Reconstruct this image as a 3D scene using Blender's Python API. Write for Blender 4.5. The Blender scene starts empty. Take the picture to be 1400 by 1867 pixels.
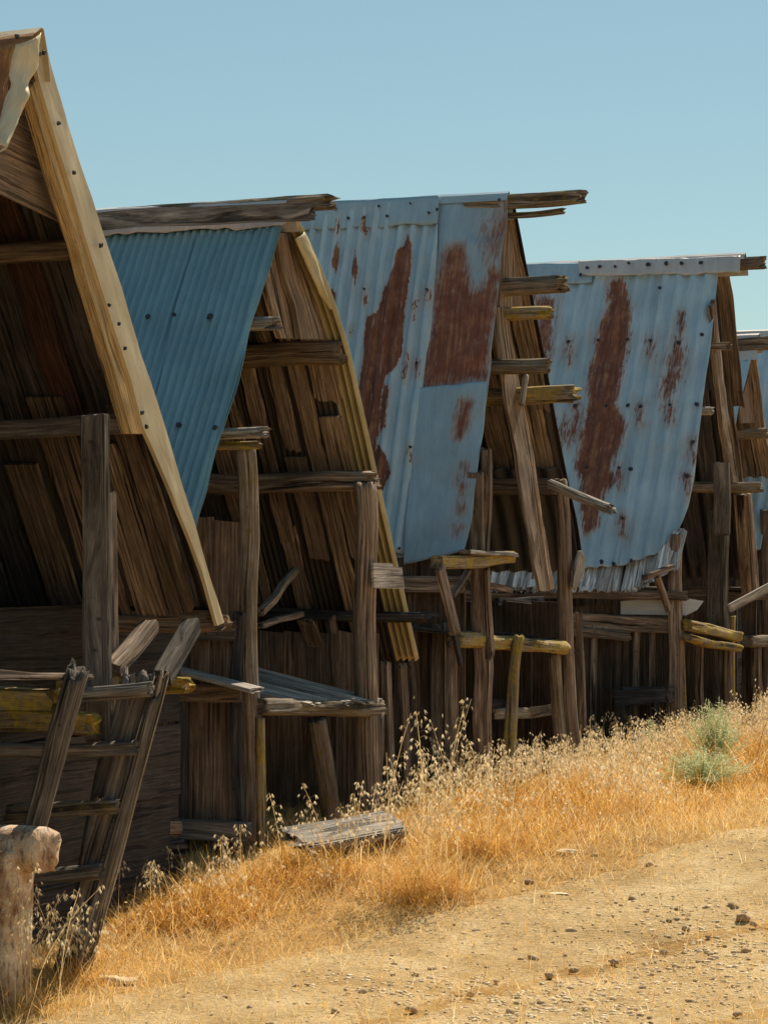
import bpy, math, random
import numpy as np
from mathutils import Vector
random.seed(7)
RNG = np.random.default_rng(11)
scene = bpy.context.scene
COL = scene.collection

# ------------------------------------------------------------------ camera, sky, sun, exposure
F = 5000.0; EYE = 2.35; HZ = 1000.0           # focal length in photo pixels, eye height, horizon row
cam_d = bpy.data.cameras.new('camera'); cam = bpy.data.objects.new('camera', cam_d); COL.objects.link(cam)
cam.location = (0, 0, EYE); cam.rotation_euler = (math.radians(90), 0, 0)
cam_d.sensor_fit = 'VERTICAL'; cam_d.sensor_height = 36; cam_d.lens = 36*F/1867
cam_d.shift_y = (HZ-933.5)/1867; cam_d.clip_end = 3000
scene.camera = cam

TAN = 0.44; AX = math.atan(TAN)               # the row runs away from the camera at this angle to the right
U = np.array([math.sin(AX), math.cos(AX), 0.]); V = np.array([math.cos(AX), -math.sin(AX), 0.]); ZZ = np.array([0., 0., 1.])

SUN_EL = math.radians(50); SUN_AZ = AX + math.radians(1.5)     # azimuth clockwise from +Y
world = bpy.data.worlds.new('World'); scene.world = world; world.use_nodes = True
wn = world.node_tree.nodes; wl = world.node_tree.links; wn.clear()
wo = wn.new('ShaderNodeOutputWorld'); bg = wn.new('ShaderNodeBackground'); sky = wn.new('ShaderNodeTexSky')
sky.sky_type = 'NISHITA'; sky.sun_disc = False; sky.sun_elevation = SUN_EL; sky.sun_rotation = SUN_AZ
sky.air_density = 1.0; sky.dust_density = 0.15; sky.ozone_density = 1.6; sky.altitude = 300
tintn = wn.new('ShaderNodeMix'); tintn.data_type = 'RGBA'; tintn.blend_type = 'MULTIPLY'; tintn.inputs[0].default_value = 1
tintn.inputs[7].default_value = (0.98, 1.05, 0.90, 1)
wl.new(sky.outputs[0], tintn.inputs[6]); evn = wn.new('ShaderNodeMix'); evn.data_type = 'RGBA'; evn.inputs[0].default_value = .30; evn.inputs[7].default_value = (4.2, 6.7, 7.9, 1); wl.new(tintn.outputs[2], evn.inputs[6]); wl.new(evn.outputs[2], bg.inputs[0]); bg.inputs[1].default_value = 0.060
wl.new(bg.outputs[0], wo.inputs[0])
sd = bpy.data.lights.new('sun', 'SUN'); sd.energy = 4.6; sd.angle = math.radians(0.5); sd.color = (1, 0.87, 0.67)
sun = bpy.data.objects.new('sun', sd); COL.objects.link(sun)
sdir = Vector((math.sin(SUN_AZ)*math.cos(SUN_EL), math.cos(SUN_AZ)*math.cos(SUN_EL), math.sin(SUN_EL)))
sun.rotation_euler = sdir.to_track_quat('Z', 'Y').to_euler(); sun.location = (0, 0, 20)
scene.view_settings.view_transform = 'Standard'; scene.view_settings.look = 'None'
scene.view_settings.exposure = 0.5; scene.view_settings.gamma = 1; scene.view_settings.use_curve_mapping = False

# ------------------------------------------------------------------ numeric helpers
def hsh(i, j, k, s):
    n = (i.astype(np.int64)*374761393 + j.astype(np.int64)*668265263 + k.astype(np.int64)*2147483647 + s*144269504) & 0xffffffff
    n = ((n ^ (n >> 13))*1274126177) & 0xffffffff
    n = ((n ^ (n >> 16))*2246822519) & 0xffffffff
    return ((n ^ (n >> 15)) & 0xffff)/65535.0
def noise(x, y, z=0., s=0):
    x, y, z = np.broadcast_arrays(np.asarray(x, float), np.asarray(y, float), np.asarray(z, float))
    i, j, k = np.floor(x), np.floor(y), np.floor(z)
    fx, fy, fz = x-i, y-j, z-k
    fx, fy, fz = [t*t*(3-2*t) for t in (fx, fy, fz)]
    r = 0
    for a in (0, 1):
        for b in (0, 1):
            for c in (0, 1):
                r = r + hsh(i+a, j+b, k+c, s)*(fx if a else 1-fx)*(fy if b else 1-fy)*(fz if c else 1-fz)
    return r*2-1
def fbm(x, y, z=0., s=0, o=3):
    r = 0; a = 1.; t = 0
    for q in range(o):
        r = r + a*noise(np.asarray(x)*2**q, np.asarray(y)*2**q, np.asarray(z)*2**q, s+q*17); t += a; a *= .5
    return r/t
def sstep(a, b, x):
    t = np.clip((np.asarray(x, float)-a)/(b-a), 0, 1); return t*t*(3-2*t)
def ground_z(x, y):
    return .40*sstep(15, 19, y) + .025*fbm(np.asarray(x)*.8, np.asarray(y)*.8, 0, 5, 2)

VROW = -8.89*math.cos(AX)                      # the plane of all the gables
def ray(px, py): return np.array([(px-700)/F, 1.0, (HZ-py)/F])
def G(px, py, dv=0.):                          # point of the gable plane (dv metres in front of it) seen at a pixel
    d = ray(px, py); t = (VROW+dv)/d.dot(V); p = d*t; p[2] += EYE; return p
def onplane(px, py, p0, n):
    d = ray(px, py); c = np.array([0, 0, EYE]); t = (p0-c).dot(n)/d.dot(n); return c+d*t
def at(px, py, Y):
    return np.array([(px-700)/F*Y, Y, EYE+(HZ-py)/F*Y])
def onground(px, py):
    lo, hi = 3., 80.
    for _ in range(40):
        m = (lo+hi)/2; p = at(px, py, m)
        if p[2] > ground_z(p[0], p[1]): lo = m
        else: hi = m
    return at(px, py, lo)
def vto(P, px):                                # follow the ridge direction from P until the given pixel column
    m = (px-700)/F; w = (m*P[1]-P[0])/(V[0]-m*V[1]); return P+V*w
def dropped(p, extra=.12):
    q = p.copy(); q[2] = ground_z(p[0], p[1])-extra; return q

# ------------------------------------------------------------------ object helpers
class MB:
    def __init__(s): s.v = []; s.f = []; s.uv = []; s.var = []; s.n = 0; s.extra = {}
    def add(s, v, f, uv, var=.5, **ex):
        v = np.asarray(v, float).reshape(-1, 3); m = len(v)
        s.v.append(v); s.uv.append(np.asarray(uv, float).reshape(-1, 2)); s.var.append(np.broadcast_to(np.asarray(var, float), (m,)))
        for q in f: s.f.append(tuple(int(i)+s.n for i in q))
        for k, a in ex.items(): s.extra.setdefault(k, []).append(np.broadcast_to(np.asarray(a, float), (m,)))
        s.n += m
    def build(s, name, mat, parent=None, smooth=False, solid=0):
        v = np.concatenate(s.v); uv = np.concatenate(s.uv); loc = np.array(parent.location) if parent is not None else None
        if parent is not None and parent.parent is not None: loc = loc+np.array(parent.parent.location)
        if loc is None: loc = np.array([v[:, 0].mean(), v[:, 1].mean(), v[:, 2].min()]); own = loc
        else: own = (0, 0, 0)
        me = bpy.data.meshes.new(name); me.from_pydata((v-loc).tolist(), [], s.f); me.update()
        ul = me.uv_layers.new(name='UVMap'); li = np.empty(len(me.loops), int); me.loops.foreach_get('vertex_index', li)
        ul.data.foreach_set('uv', uv[li].ravel())
        a = me.attributes.new('var', 'FLOAT', 'POINT'); a.data.foreach_set('value', np.concatenate(s.var))
        for k, l in s.extra.items():
            a = me.attributes.new(k, 'FLOAT', 'POINT'); a.data.foreach_set('value', np.concatenate(l))
        if smooth: me.polygons.foreach_set('use_smooth', [True]*len(me.polygons))
        me.materials.append(mat)
        o = bpy.data.objects.new(name, me); COL.objects.link(o); o.location = own
        if parent is not None: o.parent = parent
        if solid:
            md = o.modifiers.new('thickness', 'SOLIDIFY'); md.thickness = solid; md.offset = 0
        return o
def tag(o, label=None, cat=None, group=None, kind=None):
    if label: o['label'] = label
    if cat: o['category'] = cat
    if group: o['group'] = group
    if kind: o['kind'] = kind
    return o
def thing(name, loc, label, cat, group=None):
    e = bpy.data.objects.new(name, None); COL.objects.link(e); e.location = tuple(float(c) for c in loc); e.empty_display_size = .2
    return tag(e, label, cat, group)
SEED = [1]
def nid(): SEED[0] += 1; return SEED[0]

def sweep(mb, p0, p1, w, h, n=8., N=20, bend=(0, 0), taper=1., jag0=.02, jag1=.02, rough=.05, groove=.10, wob=.01, seed=None, hint=None, var=None, seg=.05, splint=.5):
    """a weathered member from p0 to p1; w across, h along the hint; n=2 round, n=8 sawn; grooves and splintered ends are real"""
    s = seed if seed is not None else nid()
    p0 = np.array(p0, float); p1 = np.array(p1, float); L = np.linalg.norm(p1-p0); ax = (p1-p0)/L
    hv = np.array(hint, float) if hint is not None else (ZZ if abs(ax[2]) < .75 else V)
    sd_ = np.cross(hv, ax); sd_ /= np.linalg.norm(sd_); up = np.cross(ax, sd_)
    K = max(4, int(L/seg)); t = np.linspace(0, 1, K+1)
    th = np.linspace(0, 2*np.pi, N+1); c, q = np.cos(th), np.sin(th)
    bx = np.sign(c)*np.abs(c)**(2./n)*w/2; by = np.sign(q)*np.abs(q)**(2./n)*h/2
    T, A = np.meshgrid(t, th, indexing='ij'); A2 = A % (2*np.pi-1e-9)
    ca, sa = np.cos(A)*2.2, np.sin(A)*2.2
    low = fbm(T*L*1.6, ca*.5, sa*.5, s, 2)*rough*2
    gr = noise(T*L*1.1, ca*2.4, sa*2.4, s+3); gr = -np.abs(gr)**.5*0 - groove*sstep(.15, .75, gr)
    fine = noise(T*L*6, ca*3, sa*3, s+5)*rough*.6
    k = (1+(taper-1)*T)*(1+low+gr+fine)
    Xs = bx[None]*k; Ys = by[None]*k
    tl = T*L
    e = noise(ca[0]*1.6, sa[0]*1.6, 0, s+9); e2 = noise(ca[0]*3.3, sa[0]*3.3, 1.5, s+10)
    tl[-1] += jag1*(e+e2*splint); tl[0] -= jag0*(noise(ca[0]*1.6, sa[0]*1.6, 4, s+9)+splint*e2)
    if jag1 > .03: tl[-2] += jag1*.6*e
    wx = wob*fbm(t*L*1.3, 0, 0, s+20, 2)*2+bend[0]*4*t*(1-t); wy = wob*fbm(t*L*1.3, 7, 0, s+21, 2)*2+bend[1]*4*t*(1-t)
    P = p0+tl[..., None]*ax+(Xs+wx[:, None])[..., None]*sd_+(Ys+wy[:, None])[..., None]*up
    per = 2*(w+h) if n > 3 else np.pi*(w+h)/2
    uo, vo = (s*3.71) % 40, (s*1.37) % 20
    uv = np.stack([T*L+uo, A/(2*np.pi)*per+vo], -1)
    M = N+1; f = []
    for i in range(K):
        b = i*M
        for j in range(N): f.append((b+j, b+j+1, b+M+j+1, b+M+j))
    vv = P.reshape(-1, 3); uu = uv.reshape(-1, 2); nb = len(vv); ev = []; eu = []
    for r, (row, sgn, jg) in enumerate(((0, -1, jag0), (K, 1, jag1))):
        base = row*M; cen = P[row].mean(0); st = nb+len(ev)
        mid = cen+(P[row]-cen)*.55+ax*(sgn*jg*.9*noise(ca[0]*2+5, sa[0]*2, r, s+30))[:, None]
        for j in range(M): ev.append(mid[j]); eu.append((uo+.9+.03*math.cos(th[j]), vo+.03*math.sin(th[j])))
        ev.append(mid.mean(0)); eu.append((uo+.9, vo)); ci = st+M
        for j in range(N):
            q4 = (base+j+1, base+j, st+j, st+j+1) if r == 0 else (base+j, base+j+1, st+j+1, st+j)
            f.append(q4); f.append((st+j+1, st+j, ci) if r == 0 else (st+j, st+j+1, ci))
    vv = np.concatenate([vv, np.array(ev)]); uu = np.concatenate([uu, np.array(eu)])
    mb.add(vv, f, uu, random.uniform(.25, .75) if var is None else var)
def log(name, par, mat, p0, p1, d, d2=None, **k):
    mb = MB(); k.setdefault('n', 2.3); k.setdefault('rough', .07); k.setdefault('N', 26); sweep(mb, p0, p1, d, d2 or d, **k); return mb.build(name, mat, par, smooth=True)
def plank(name, par, mat, p0, p1, w, h, **k):
    mb = MB(); k.setdefault('n', 9.); k.setdefault('rough', .03); k.setdefault('groove', .06); k.setdefault('N', 24); sweep(mb, p0, p1, w, h, **k); return mb.build(name, mat, par)
def px_m(p): return F/p[1]

def slab(mb, pts, nrm, th, var=.5, along=None, jit=0.):
    """a thin flat piece: outline in 3-D pushed th along nrm"""
    pts = np.array(pts, float); nrm = np.array(nrm, float); n = len(pts); nrm = nrm/np.linalg.norm(nrm)
    a = np.array(along if along is not None else (pts[1]-pts[0]), float); a = a/np.linalg.norm(a); b = np.cross(nrm, a)
    s = nid(); off = np.array([(s*3.71) % 40, (s*1.37) % 20])
    uv = np.stack([pts@a, pts@b], -1)+off
    v = np.concatenate([pts, pts-nrm*th]); uv = np.concatenate([uv, uv+.01])
    f = [tuple(range(n)), tuple(reversed(range(n, 2*n)))]
    for i in range(n): j = (i+1) % n; f.append((i, i+n, j+n, j))
    mb.add(v, f, uv, var)
def strip(mb, A, B, nrm, th, sub=6, var=.5, wob=.004):
    """a board following two edges A and B (polylines of 3-D points), with thickness"""
    A = dens(A, sub); B = dens(B, sub); n = len(A); s = nid(); nrm = np.array(nrm, float)/np.linalg.norm(nrm)
    M = 5; t = np.linspace(0, 1, M); P = A[:, None]*(1-t)[None, :, None]+B[:, None]*t[None, :, None]
    ln = np.concatenate([[0], np.cumsum(np.linalg.norm(np.diff(A, axis=0), axis=1))])
    P = P+nrm*(wob*noise(ln[:, None]*5, t[None]*3, 0, s))[..., None]
    e = wob*1.5*noise(ln*7, 0, 0, s+1); P[:, 0] += (P[:, 0]-P[:, 1])/np.linalg.norm(P[:, 0]-P[:, 1], axis=1)[:, None]*e[:, None]
    Q = P-nrm*th; w = np.linalg.norm(A-B, axis=1).mean()
    uv = np.stack([np.broadcast_to(ln[:, None], (n, M)), np.broadcast_to(t[None]*w, (n, M))], -1)+np.array([(s*3.71) % 40, (s*1.37) % 20])
    v = np.concatenate([P.reshape(-1, 3), Q.reshape(-1, 3)]); uu = np.concatenate([uv.reshape(-1, 2), uv.reshape(-1, 2)+np.array([0, th])]); o = n*M; f = []
    for i in range(n-1):
        for j in range(M-1):
            a, b, c, d = i*M+j, i*M+j+1, (i+1)*M+j+1, (i+1)*M+j; f.append((a, b, c, d)); f.append((o+d, o+c, o+b, o+a))
        f.append((i*M, (i+1)*M, o+(i+1)*M, o+i*M)); f.append((i*M+M-1, o+i*M+M-1, o+(i+1)*M+M-1, (i+1)*M+M-1))
    for j in range(M-1):
        f.append((j, o+j, o+j+1, j+1)); k = (n-1)*M; f.append((k+j, k+j+1, o+k+j+1, o+k+j))
    mb.add(v, f, uu, var)
def dens(P, n):
    P = np.array(P, float); ln = np.concatenate([[0], np.cumsum(np.linalg.norm(np.diff(P, axis=0), axis=1))])
    t = np.linspace(0, ln[-1], max(n, len(P)*2)); return np.stack([np.interp(t, ln, P[:, i]) for i in range(3)], -1)
def resample(P, n):
    P = np.array(P, float); ln = np.concatenate([[0], np.cumsum(np.linalg.norm(np.diff(P, axis=0), axis=1))])
    t = np.linspace(0, ln[-1], n); Q = np.stack([np.interp(t, ln, P[:, i]) for i in range(3)], -1)
    for _ in range(max(2, n//12)): Q[1:-1] = (Q[:-2]+2*Q[1:-1]+Q[2:])/4
    return Q, ln[-1]

# ------------------------------------------------------------------ materials
def nodes(name):
    m = bpy.data.materials.new(name); m.use_nodes = True; nt = m.node_tree; nt.nodes.clear()
    out = nt.nodes.new('ShaderNodeOutputMaterial'); b = nt.nodes.new('ShaderNodeBsdfPrincipled'); nt.links.new(b.outputs[0], out.inputs[0])
    return m, nt, b, out
def N_(nt, t, **k):
    n = nt.nodes.new('ShaderNode'+t)
    for a, v in k.items(): setattr(n, a, v)
    return n
def ramp(nt, src, stops):
    r = N_(nt, 'ValToRGB'); nt.links.new(src, r.inputs[0]); e = r.color_ramp.elements
    while len(e) < len(stops): e.new(.5)
    for q, (p, c) in zip(e, stops):
        q.position = p; q.color = (c, c, c, 1) if not isinstance(c, tuple) else (*c, 1)
    return r
def mixc(nt, fac, a, b, mode='MIX'):
    m = N_(nt, 'Mix', data_type='RGBA', blend_type=mode)
    for sock, val in ((m.inputs[0], fac), (m.inputs[6], a), (m.inputs[7], b)):
        if hasattr(val, 'links'): nt.links.new(val, sock)
        elif isinstance(val, tuple): sock.default_value = (*val, 1)
        else: sock.default_value = val
    return m.outputs[2]
def math_(nt, op, a, b=None, c=None, clamp=False):
    m = N_(nt, 'Math', operation=op, use_clamp=clamp)
    for sock, val in zip(m.inputs, (a, b, c)):
        if val is None: continue
        if hasattr(val, 'links'): nt.links.new(val, sock)
        else: sock.default_value = val
    return m.outputs[0]
def noi(nt, vec, scale=5, detail=4, rough=.55, dist=0, sc=None):
    if sc is not None:
        mp = N_(nt, 'Mapping'); mp.inputs['Scale'].default_value = sc; nt.links.new(vec, mp.inputs[0]); vec = mp.outputs[0]
    n = N_(nt, 'TexNoise'); nt.links.new(vec, n.inputs['Vector'])
    n.inputs['Scale'].default_value = scale; n.inputs['Detail'].default_value = detail; n.inputs['Roughness'].default_value = rough; n.inputs['Distortion'].default_value = dist
    return n.outputs[0]
def wood(name, dark, mid, light, lichen=0., lcol=(.52, .36, .04), grey=(.20, .17, .15), greyamt=.5, crack=.5, K=1.8):
    def kk(c): l = (c[0]+c[1]+c[2])/3; return tuple(min(.85, K*(q*.78+l*.22)) for q in c)
    dark, mid, light, grey = kk(dark), kk(mid), kk(light), kk(grey)
    m, nt, b, out = nodes(name)
    uv = N_(nt, 'UVMap').outputs[0]; geo = N_(nt, 'NewGeometry'); pos = geo.outputs['Position']
    var = N_(nt, 'Attribute', attribute_name='var').outputs['Fac']
    wv = noi(nt, uv, 1, 2, .5, 0, (.9, 4, 1))
    wm = N_(nt, 'Vector' + 'Math', operation='MULTIPLY_ADD')
    cmb = N_(nt, 'CombineXYZ'); nt.links.new(wv, cmb.inputs[1])
    nt.links.new(cmb.outputs[0], wm.inputs[0]); wm.inputs[1].default_value = (0, .05, 0); nt.links.new(uv, wm.inputs[2]); duv = wm.outputs[0]
    g1 = noi(nt, duv, 1, 8, .62, 0, (1.6, 55, 1)); g2 = noi(nt, duv, 1, 6, .6, 0, (.8, 24, 1)); g3 = noi(nt, duv, 1, 3, .6, 0, (5, 210, 1))
    col = ramp(nt, g1, [(.36, dark), (.5, mid), (.62, light)]).outputs[0]
    bl = noi(nt, pos, 3.2, 5, .6)
    col = mixc(nt, math_(nt, 'MULTIPLY', ramp(nt, bl, [(.40, 0.), (.66, 1.)]).outputs[0], greyamt), col, grey)
    fine = ramp(nt, g3, [(.35, .45), (.65, 1.3)]).outputs[0]; col = mixc(nt, .8, col, fine, 'MULTIPLY')
    # knots
    vo = N_(nt, 'TexVoronoi'); mp = N_(nt, 'Mapping'); mp.inputs['Scale'].default_value = (2.1, 7.5, 1); nt.links.new(duv, mp.inputs[0]); nt.links.new(mp.outputs[0], vo.inputs['Vector'])
    vo.inputs['Randomness'].default_value = 1
    vs = N_(nt, 'SeparateColor'); nt.links.new(vo.outputs['Color'], vs.inputs[0])
    kn = math_(nt, 'MULTIPLY', ramp(nt, vo.outputs['Distance'], [(.06, 1.), (.17, 0.)]).outputs[0], math_(nt, 'GREATER_THAN', vs.outputs[0], .62))
    col = mixc(nt, math_(nt, 'MULTIPLY', kn, .75), col, tuple(c*.45 for c in dark))
    ck = ramp(nt, g2, [(.36, 1.), (.42, 0.)]).outputs[0]
    col = mixc(nt, math_(nt, 'MULTIPLY', ck, min(1., crack*1.7)), col, tuple(c*.35 for c in dark))
    st = ramp(nt, noi(nt, pos, 1.3, 5, .65), [(.36, .62), (.62, 1.12)]).outputs[0]; col = mixc(nt, .8, col, st, 'MULTIPLY')
    vr = math_(nt, 'MULTIPLY_ADD', var, 1.1, .45); vc = N_(nt, 'CombineColor')
    for i in range(3): nt.links.new(vr, vc.inputs[i])
    col = mixc(nt, 1., col, vc.outputs[0], 'MULTIPLY')
    if lichen:
        ln = ramp(nt, noi(nt, pos, 13, 9, .75), [(.62-.28*lichen, 0.), (.72-.22*lichen, 1.)]).outputs[0]
        ln = math_(nt, 'MULTIPLY', ln, ramp(nt, noi(nt, pos, 3.5, 6, .7), [(.40, .0), (.53, 1.)]).outputs[0])
        lc = ramp(nt, noi(nt, pos, 30, 4, .6), [(.3, tuple(c*.55 for c in lcol)), (.7, lcol)]).outputs[0]
        col = mixc(nt, math_(nt, 'MULTIPLY', ln, .85), col, lc)
    nt.links.new(col, b.inputs['Base Color']); b.inputs['Roughness'].default_value = .88; b.inputs['Specular IOR Level'].default_value = .2
    hgt = math_(nt, 'ADD', math_(nt, 'MULTIPLY', g1, .8), math_(nt, 'ADD', math_(nt, 'MULTIPLY', g3, .35), math_(nt, 'MULTIPLY', ck, -1.1)))
    bp = N_(nt, 'Bump'); bp.inputs['Strength'].default_value = 1.; bp.inputs['Distance'].default_value = .014
    nt.links.new(hgt, bp.inputs['Height']); nt.links.new(bp.outputs[0], b.inputs['Normal'])
    return m
W_GREY = wood('weathered_grey_wood', (.050, .038, .030), (.125, .098, .078), (.25, .205, .165), .0, greyamt=.5, K=1.2)
W_BROWN = wood('weathered_brown_wood', (.050, .030, .020), (.145, .094, .058), (.28, .195, .125), .0, grey=(.13, .10, .08), greyamt=.6, K=1.75, crack=.6)
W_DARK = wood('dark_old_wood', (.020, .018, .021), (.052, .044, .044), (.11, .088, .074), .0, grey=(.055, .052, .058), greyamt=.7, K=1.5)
W_SHADED = wood('shade_toned_sheet_wood', (.05, .036, .03), (.08, .06, .05), (.11, .085, .07), .0, grey=(.06, .052, .05), greyamt=.6, K=.85, crack=.2)  # darkened colour stands in for the shade inside the nearest shed
W_BLACK = wood('shade_black_boards', (.008, .009, .012), (.018, .019, .023), (.035, .034, .036), .0, grey=(.02, .022, .028), greyamt=.7, K=1.1)  # near-black colour paints the interior darkness onto the inner walls
W_WARM = wood('warm_underside_wood', (.080, .044, .024), (.20, .125, .070), (.36, .245, .145), .0, grey=(.15, .11, .08), greyamt=.6, K=1.45, crack=.6)
W_SHAKE = wood('bleached_shake_wood', (.22, .19, .17), (.50, .46, .43), (.74, .70, .66), .0, grey=(.50, .49, .50), greyamt=.5, K=1.25)
W_RED = wood('reddish_old_wood', (.040, .016, .012), (.11, .045, .032), (.19, .09, .06), .0, grey=(.07, .05, .045), greyamt=.5, K=1.)
W_PINE = wood('new_yellow_pine', (.42, .24, .07), (.66, .42, .15), (.80, .56, .24), .0, grey=(.50, .36, .18), greyamt=.4, crack=.15, K=1)
W_PALE = wood('pale_silvered_wood', (.18, .145, .11), (.38, .32, .26), (.58, .50, .42), .0, grey=(.36, .34, .33), greyamt=.5, K=1.15)
W_LICH = wood('lichened_wood', (.060, .042, .022), (.17, .12, .065), (.30, .22, .13), .85)
W_LICHD = wood('partly_lichened_wood', (.050, .034, .022), (.14, .10, .062), (.25, .19, .13), .45, lcol=(.24, .175, .05))
W_PLY = wood('brown_sheet_wood', (.11, .068, .042), (.19, .122, .078), (.27, .18, .12), .0, grey=(.13, .095, .07), greyamt=.6, crack=.2, K=1.6)
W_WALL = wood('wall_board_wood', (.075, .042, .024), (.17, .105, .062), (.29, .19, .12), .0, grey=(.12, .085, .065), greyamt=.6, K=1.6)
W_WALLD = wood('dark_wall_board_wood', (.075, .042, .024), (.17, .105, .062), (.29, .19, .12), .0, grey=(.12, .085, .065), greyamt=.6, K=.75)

def metal(name, base, lite, rusty=0., rcol=(.19, .072, .046), spec=.35, metallic=.15, rough=.5, edge=.03, halo_a=.7):
    m, nt, b, out = nodes(name)
    uv = N_(nt, 'UVMap').outputs[0]; pos = N_(nt, 'NewGeometry').outputs['Position']
    ra = N_(nt, 'Attribute', attribute_name='rust').outputs['Fac']
    s1 = noi(nt, uv, 1, 5, .6, 0, (2.2, 16, 1)); s2 = noi(nt, pos, 2.2, 6, .6); s3 = noi(nt, uv, 1, 4, .65, 0, (7, 70, 1))
    col = mixc(nt, ramp(nt, s1, [(.34, 0.), (.68, 1.)]).outputs[0], base, lite)
    col = mixc(nt, .55, col, ramp(nt, s2, [(.3, .72), (.7, 1.2)]).outputs[0], 'MULTIPLY')
    col = mixc(nt, .35, col, ramp(nt, s3, [(.3, .8), (.7, 1.15)]).outputs[0], 'MULTIPLY')
    dn = noi(nt, uv, 1, 7, .68, .5, (9, 30, 1)); dn2 = noi(nt, uv, 1, 5, .6, 0, (3.5, 60, 1))
    k = math_(nt, 'ADD', ra, math_(nt, 'ADD', math_(nt, 'MULTIPLY_ADD', dn, 1.5, -.75), math_(nt, 'MULTIPLY_ADD', dn2, .9, -.45)))
    if rusty: k = math_(nt, 'ADD', k, rusty)
    halo = ramp(nt, k, [(.30, 0.), (.50, 1.)]).outputs[0]; core = ramp(nt, k, [(.5-edge, 0.), (.5+edge, 1.)]).outputs[0]
    rs = math_(nt, 'ADD', math_(nt, 'MULTIPLY', noi(nt, pos, 9, 7, .65), .45), math_(nt, 'MULTIPLY', noi(nt, uv, 1, 6, .65, 0, (2.5, 38, 1)), .55))
    rc = ramp(nt, rs, [(.36, tuple(c*.6 for c in rcol)), (.5, rcol), (.64, (rcol[0]*1.75, rcol[1]*2.3, rcol[2]*1.9))]).outputs[0]
    col = mixc(nt, math_(nt, 'MULTIPLY', halo, halo_a), col, (min(.9, lite[0]*1.3), min(.9, lite[1]*1.12), min(.9, lite[2]*1.07)))
    core = math_(nt, 'MULTIPLY', core, ramp(nt, noi(nt, uv, 1, 7, .7, .3, (6, 45, 1)), [(.31, .30), (.42, 1.)]).outputs[0])
    tinge = ramp(nt, math_(nt, 'ADD', ra, math_(nt, 'MULTIPLY_ADD', dn2, 1.6, -.8)), [(-.15, 0.), (.6, 1.)]).outputs[0]
    col = mixc(nt, math_(nt, 'MULTIPLY', tinge, .6), col, (.40, .30, .24))
    col = mixc(nt, core, col, rc)
    nt.links.new(col, b.inputs['Base Color']); b.inputs['Specular IOR Level'].default_value = spec
    nt.links.new(math_(nt, 'MULTIPLY_ADD', core, .4, rough), b.inputs['Roughness'])
    nt.links.new(math_(nt, 'MULTIPLY', math_(nt, 'SUBTRACT', 1., core), metallic), b.inputs['Metallic'])
    bp = N_(nt, 'Bump'); bp.inputs['Strength'].default_value = .35; bp.inputs['Distance'].default_value = .004
    nt.links.new(math_(nt, 'ADD', s2, math_(nt, 'MULTIPLY', dn, core)), bp.inputs['Height']); nt.links.new(bp.outputs[0], b.inputs['Normal'])
    return m
_t = 0
M_TEAL = metal('teal_grey_sheet', (.155, .295, .355), (.19, .34, .40))
M_GALV = metal('galvanised_sheet', (.34, .46, .53), (.44, .56, .62))
M_GALV4 = metal('streaky_galvanised_sheet', (.34, .46, .53), (.44, .56, .62), edge=.14, halo_a=.5)
M_FLAT = metal('flat_blue_grey_sheet', (.26, .37, .45), (.31, .43, .50))
M_FLATR = metal('blue_grey_sheet_with_soft_rust', (.26, .37, .45), (.31, .43, .50), edge=.28, halo_a=0)
M_BACK = metal('shade_dark_underside', (.03, .025, .025), (.05, .04, .035), metallic=0)  # dark colour paints the shade seen through gaps between the roof boards
M_PINK = metal('weathered_flashing', (.44, .42, .42), (.54, .51, .50))
M_CREAM = metal('sun_bleached_flashing', (.52, .42, .26), (.66, .56, .38), rcol=(.22, .10, .04))
M_OLIVE = metal('olive_stained_sheet', (.30, .24, .12), (.44, .36, .19), metallic=0)
M_RUST = metal('rusted_sheet', (.30, .30, .28), (.42, .40, .36), rusty=.35, rcol=(.15, .045, .03))
m, nt, b, o_ = nodes('nail_iron'); b.inputs['Base Color'].default_value = (.015, .02, .03, 1); b.inputs['Roughness'].default_value = .6; M_NAIL = m

def straw_mat(name, c0, c1, c2, trans=.5):
    m, nt, b, out = nodes(name); nt.nodes.remove(b)
    var = N_(nt, 'Attribute', attribute_name='var').outputs['Fac']
    col = ramp(nt, var, [(.0, c0), (.5, c1), (1., c2)]).outputs[0]
    d = N_(nt, 'BsdfDiffuse'); t = N_(nt, 'BsdfTranslucent'); mx = N_(nt, 'MixShader'); mx.inputs[0].default_value = trans
    nt.links.new(col, d.inputs[0]); nt.links.new(col, t.inputs[0]); nt.links.new(d.outputs[0], mx.inputs[1]); nt.links.new(t.outputs[0], mx.inputs[2])
    nt.links.new(mx.outputs[0], out.inputs[0]); return m
M_GRASS = straw_mat('dry_grass', (.46, .215, .035), (.80, .48, .115), (.97, .83, .52), .5)
M_OAT = straw_mat('oat_husks', (.66, .42, .15), (.88, .70, .40), (.96, .88, .68), .45)
M_GREEN = straw_mat('pale_green_leaves', (.30, .34, .15), (.52, .56, .30), (.72, .74, .50), .45)

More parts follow.
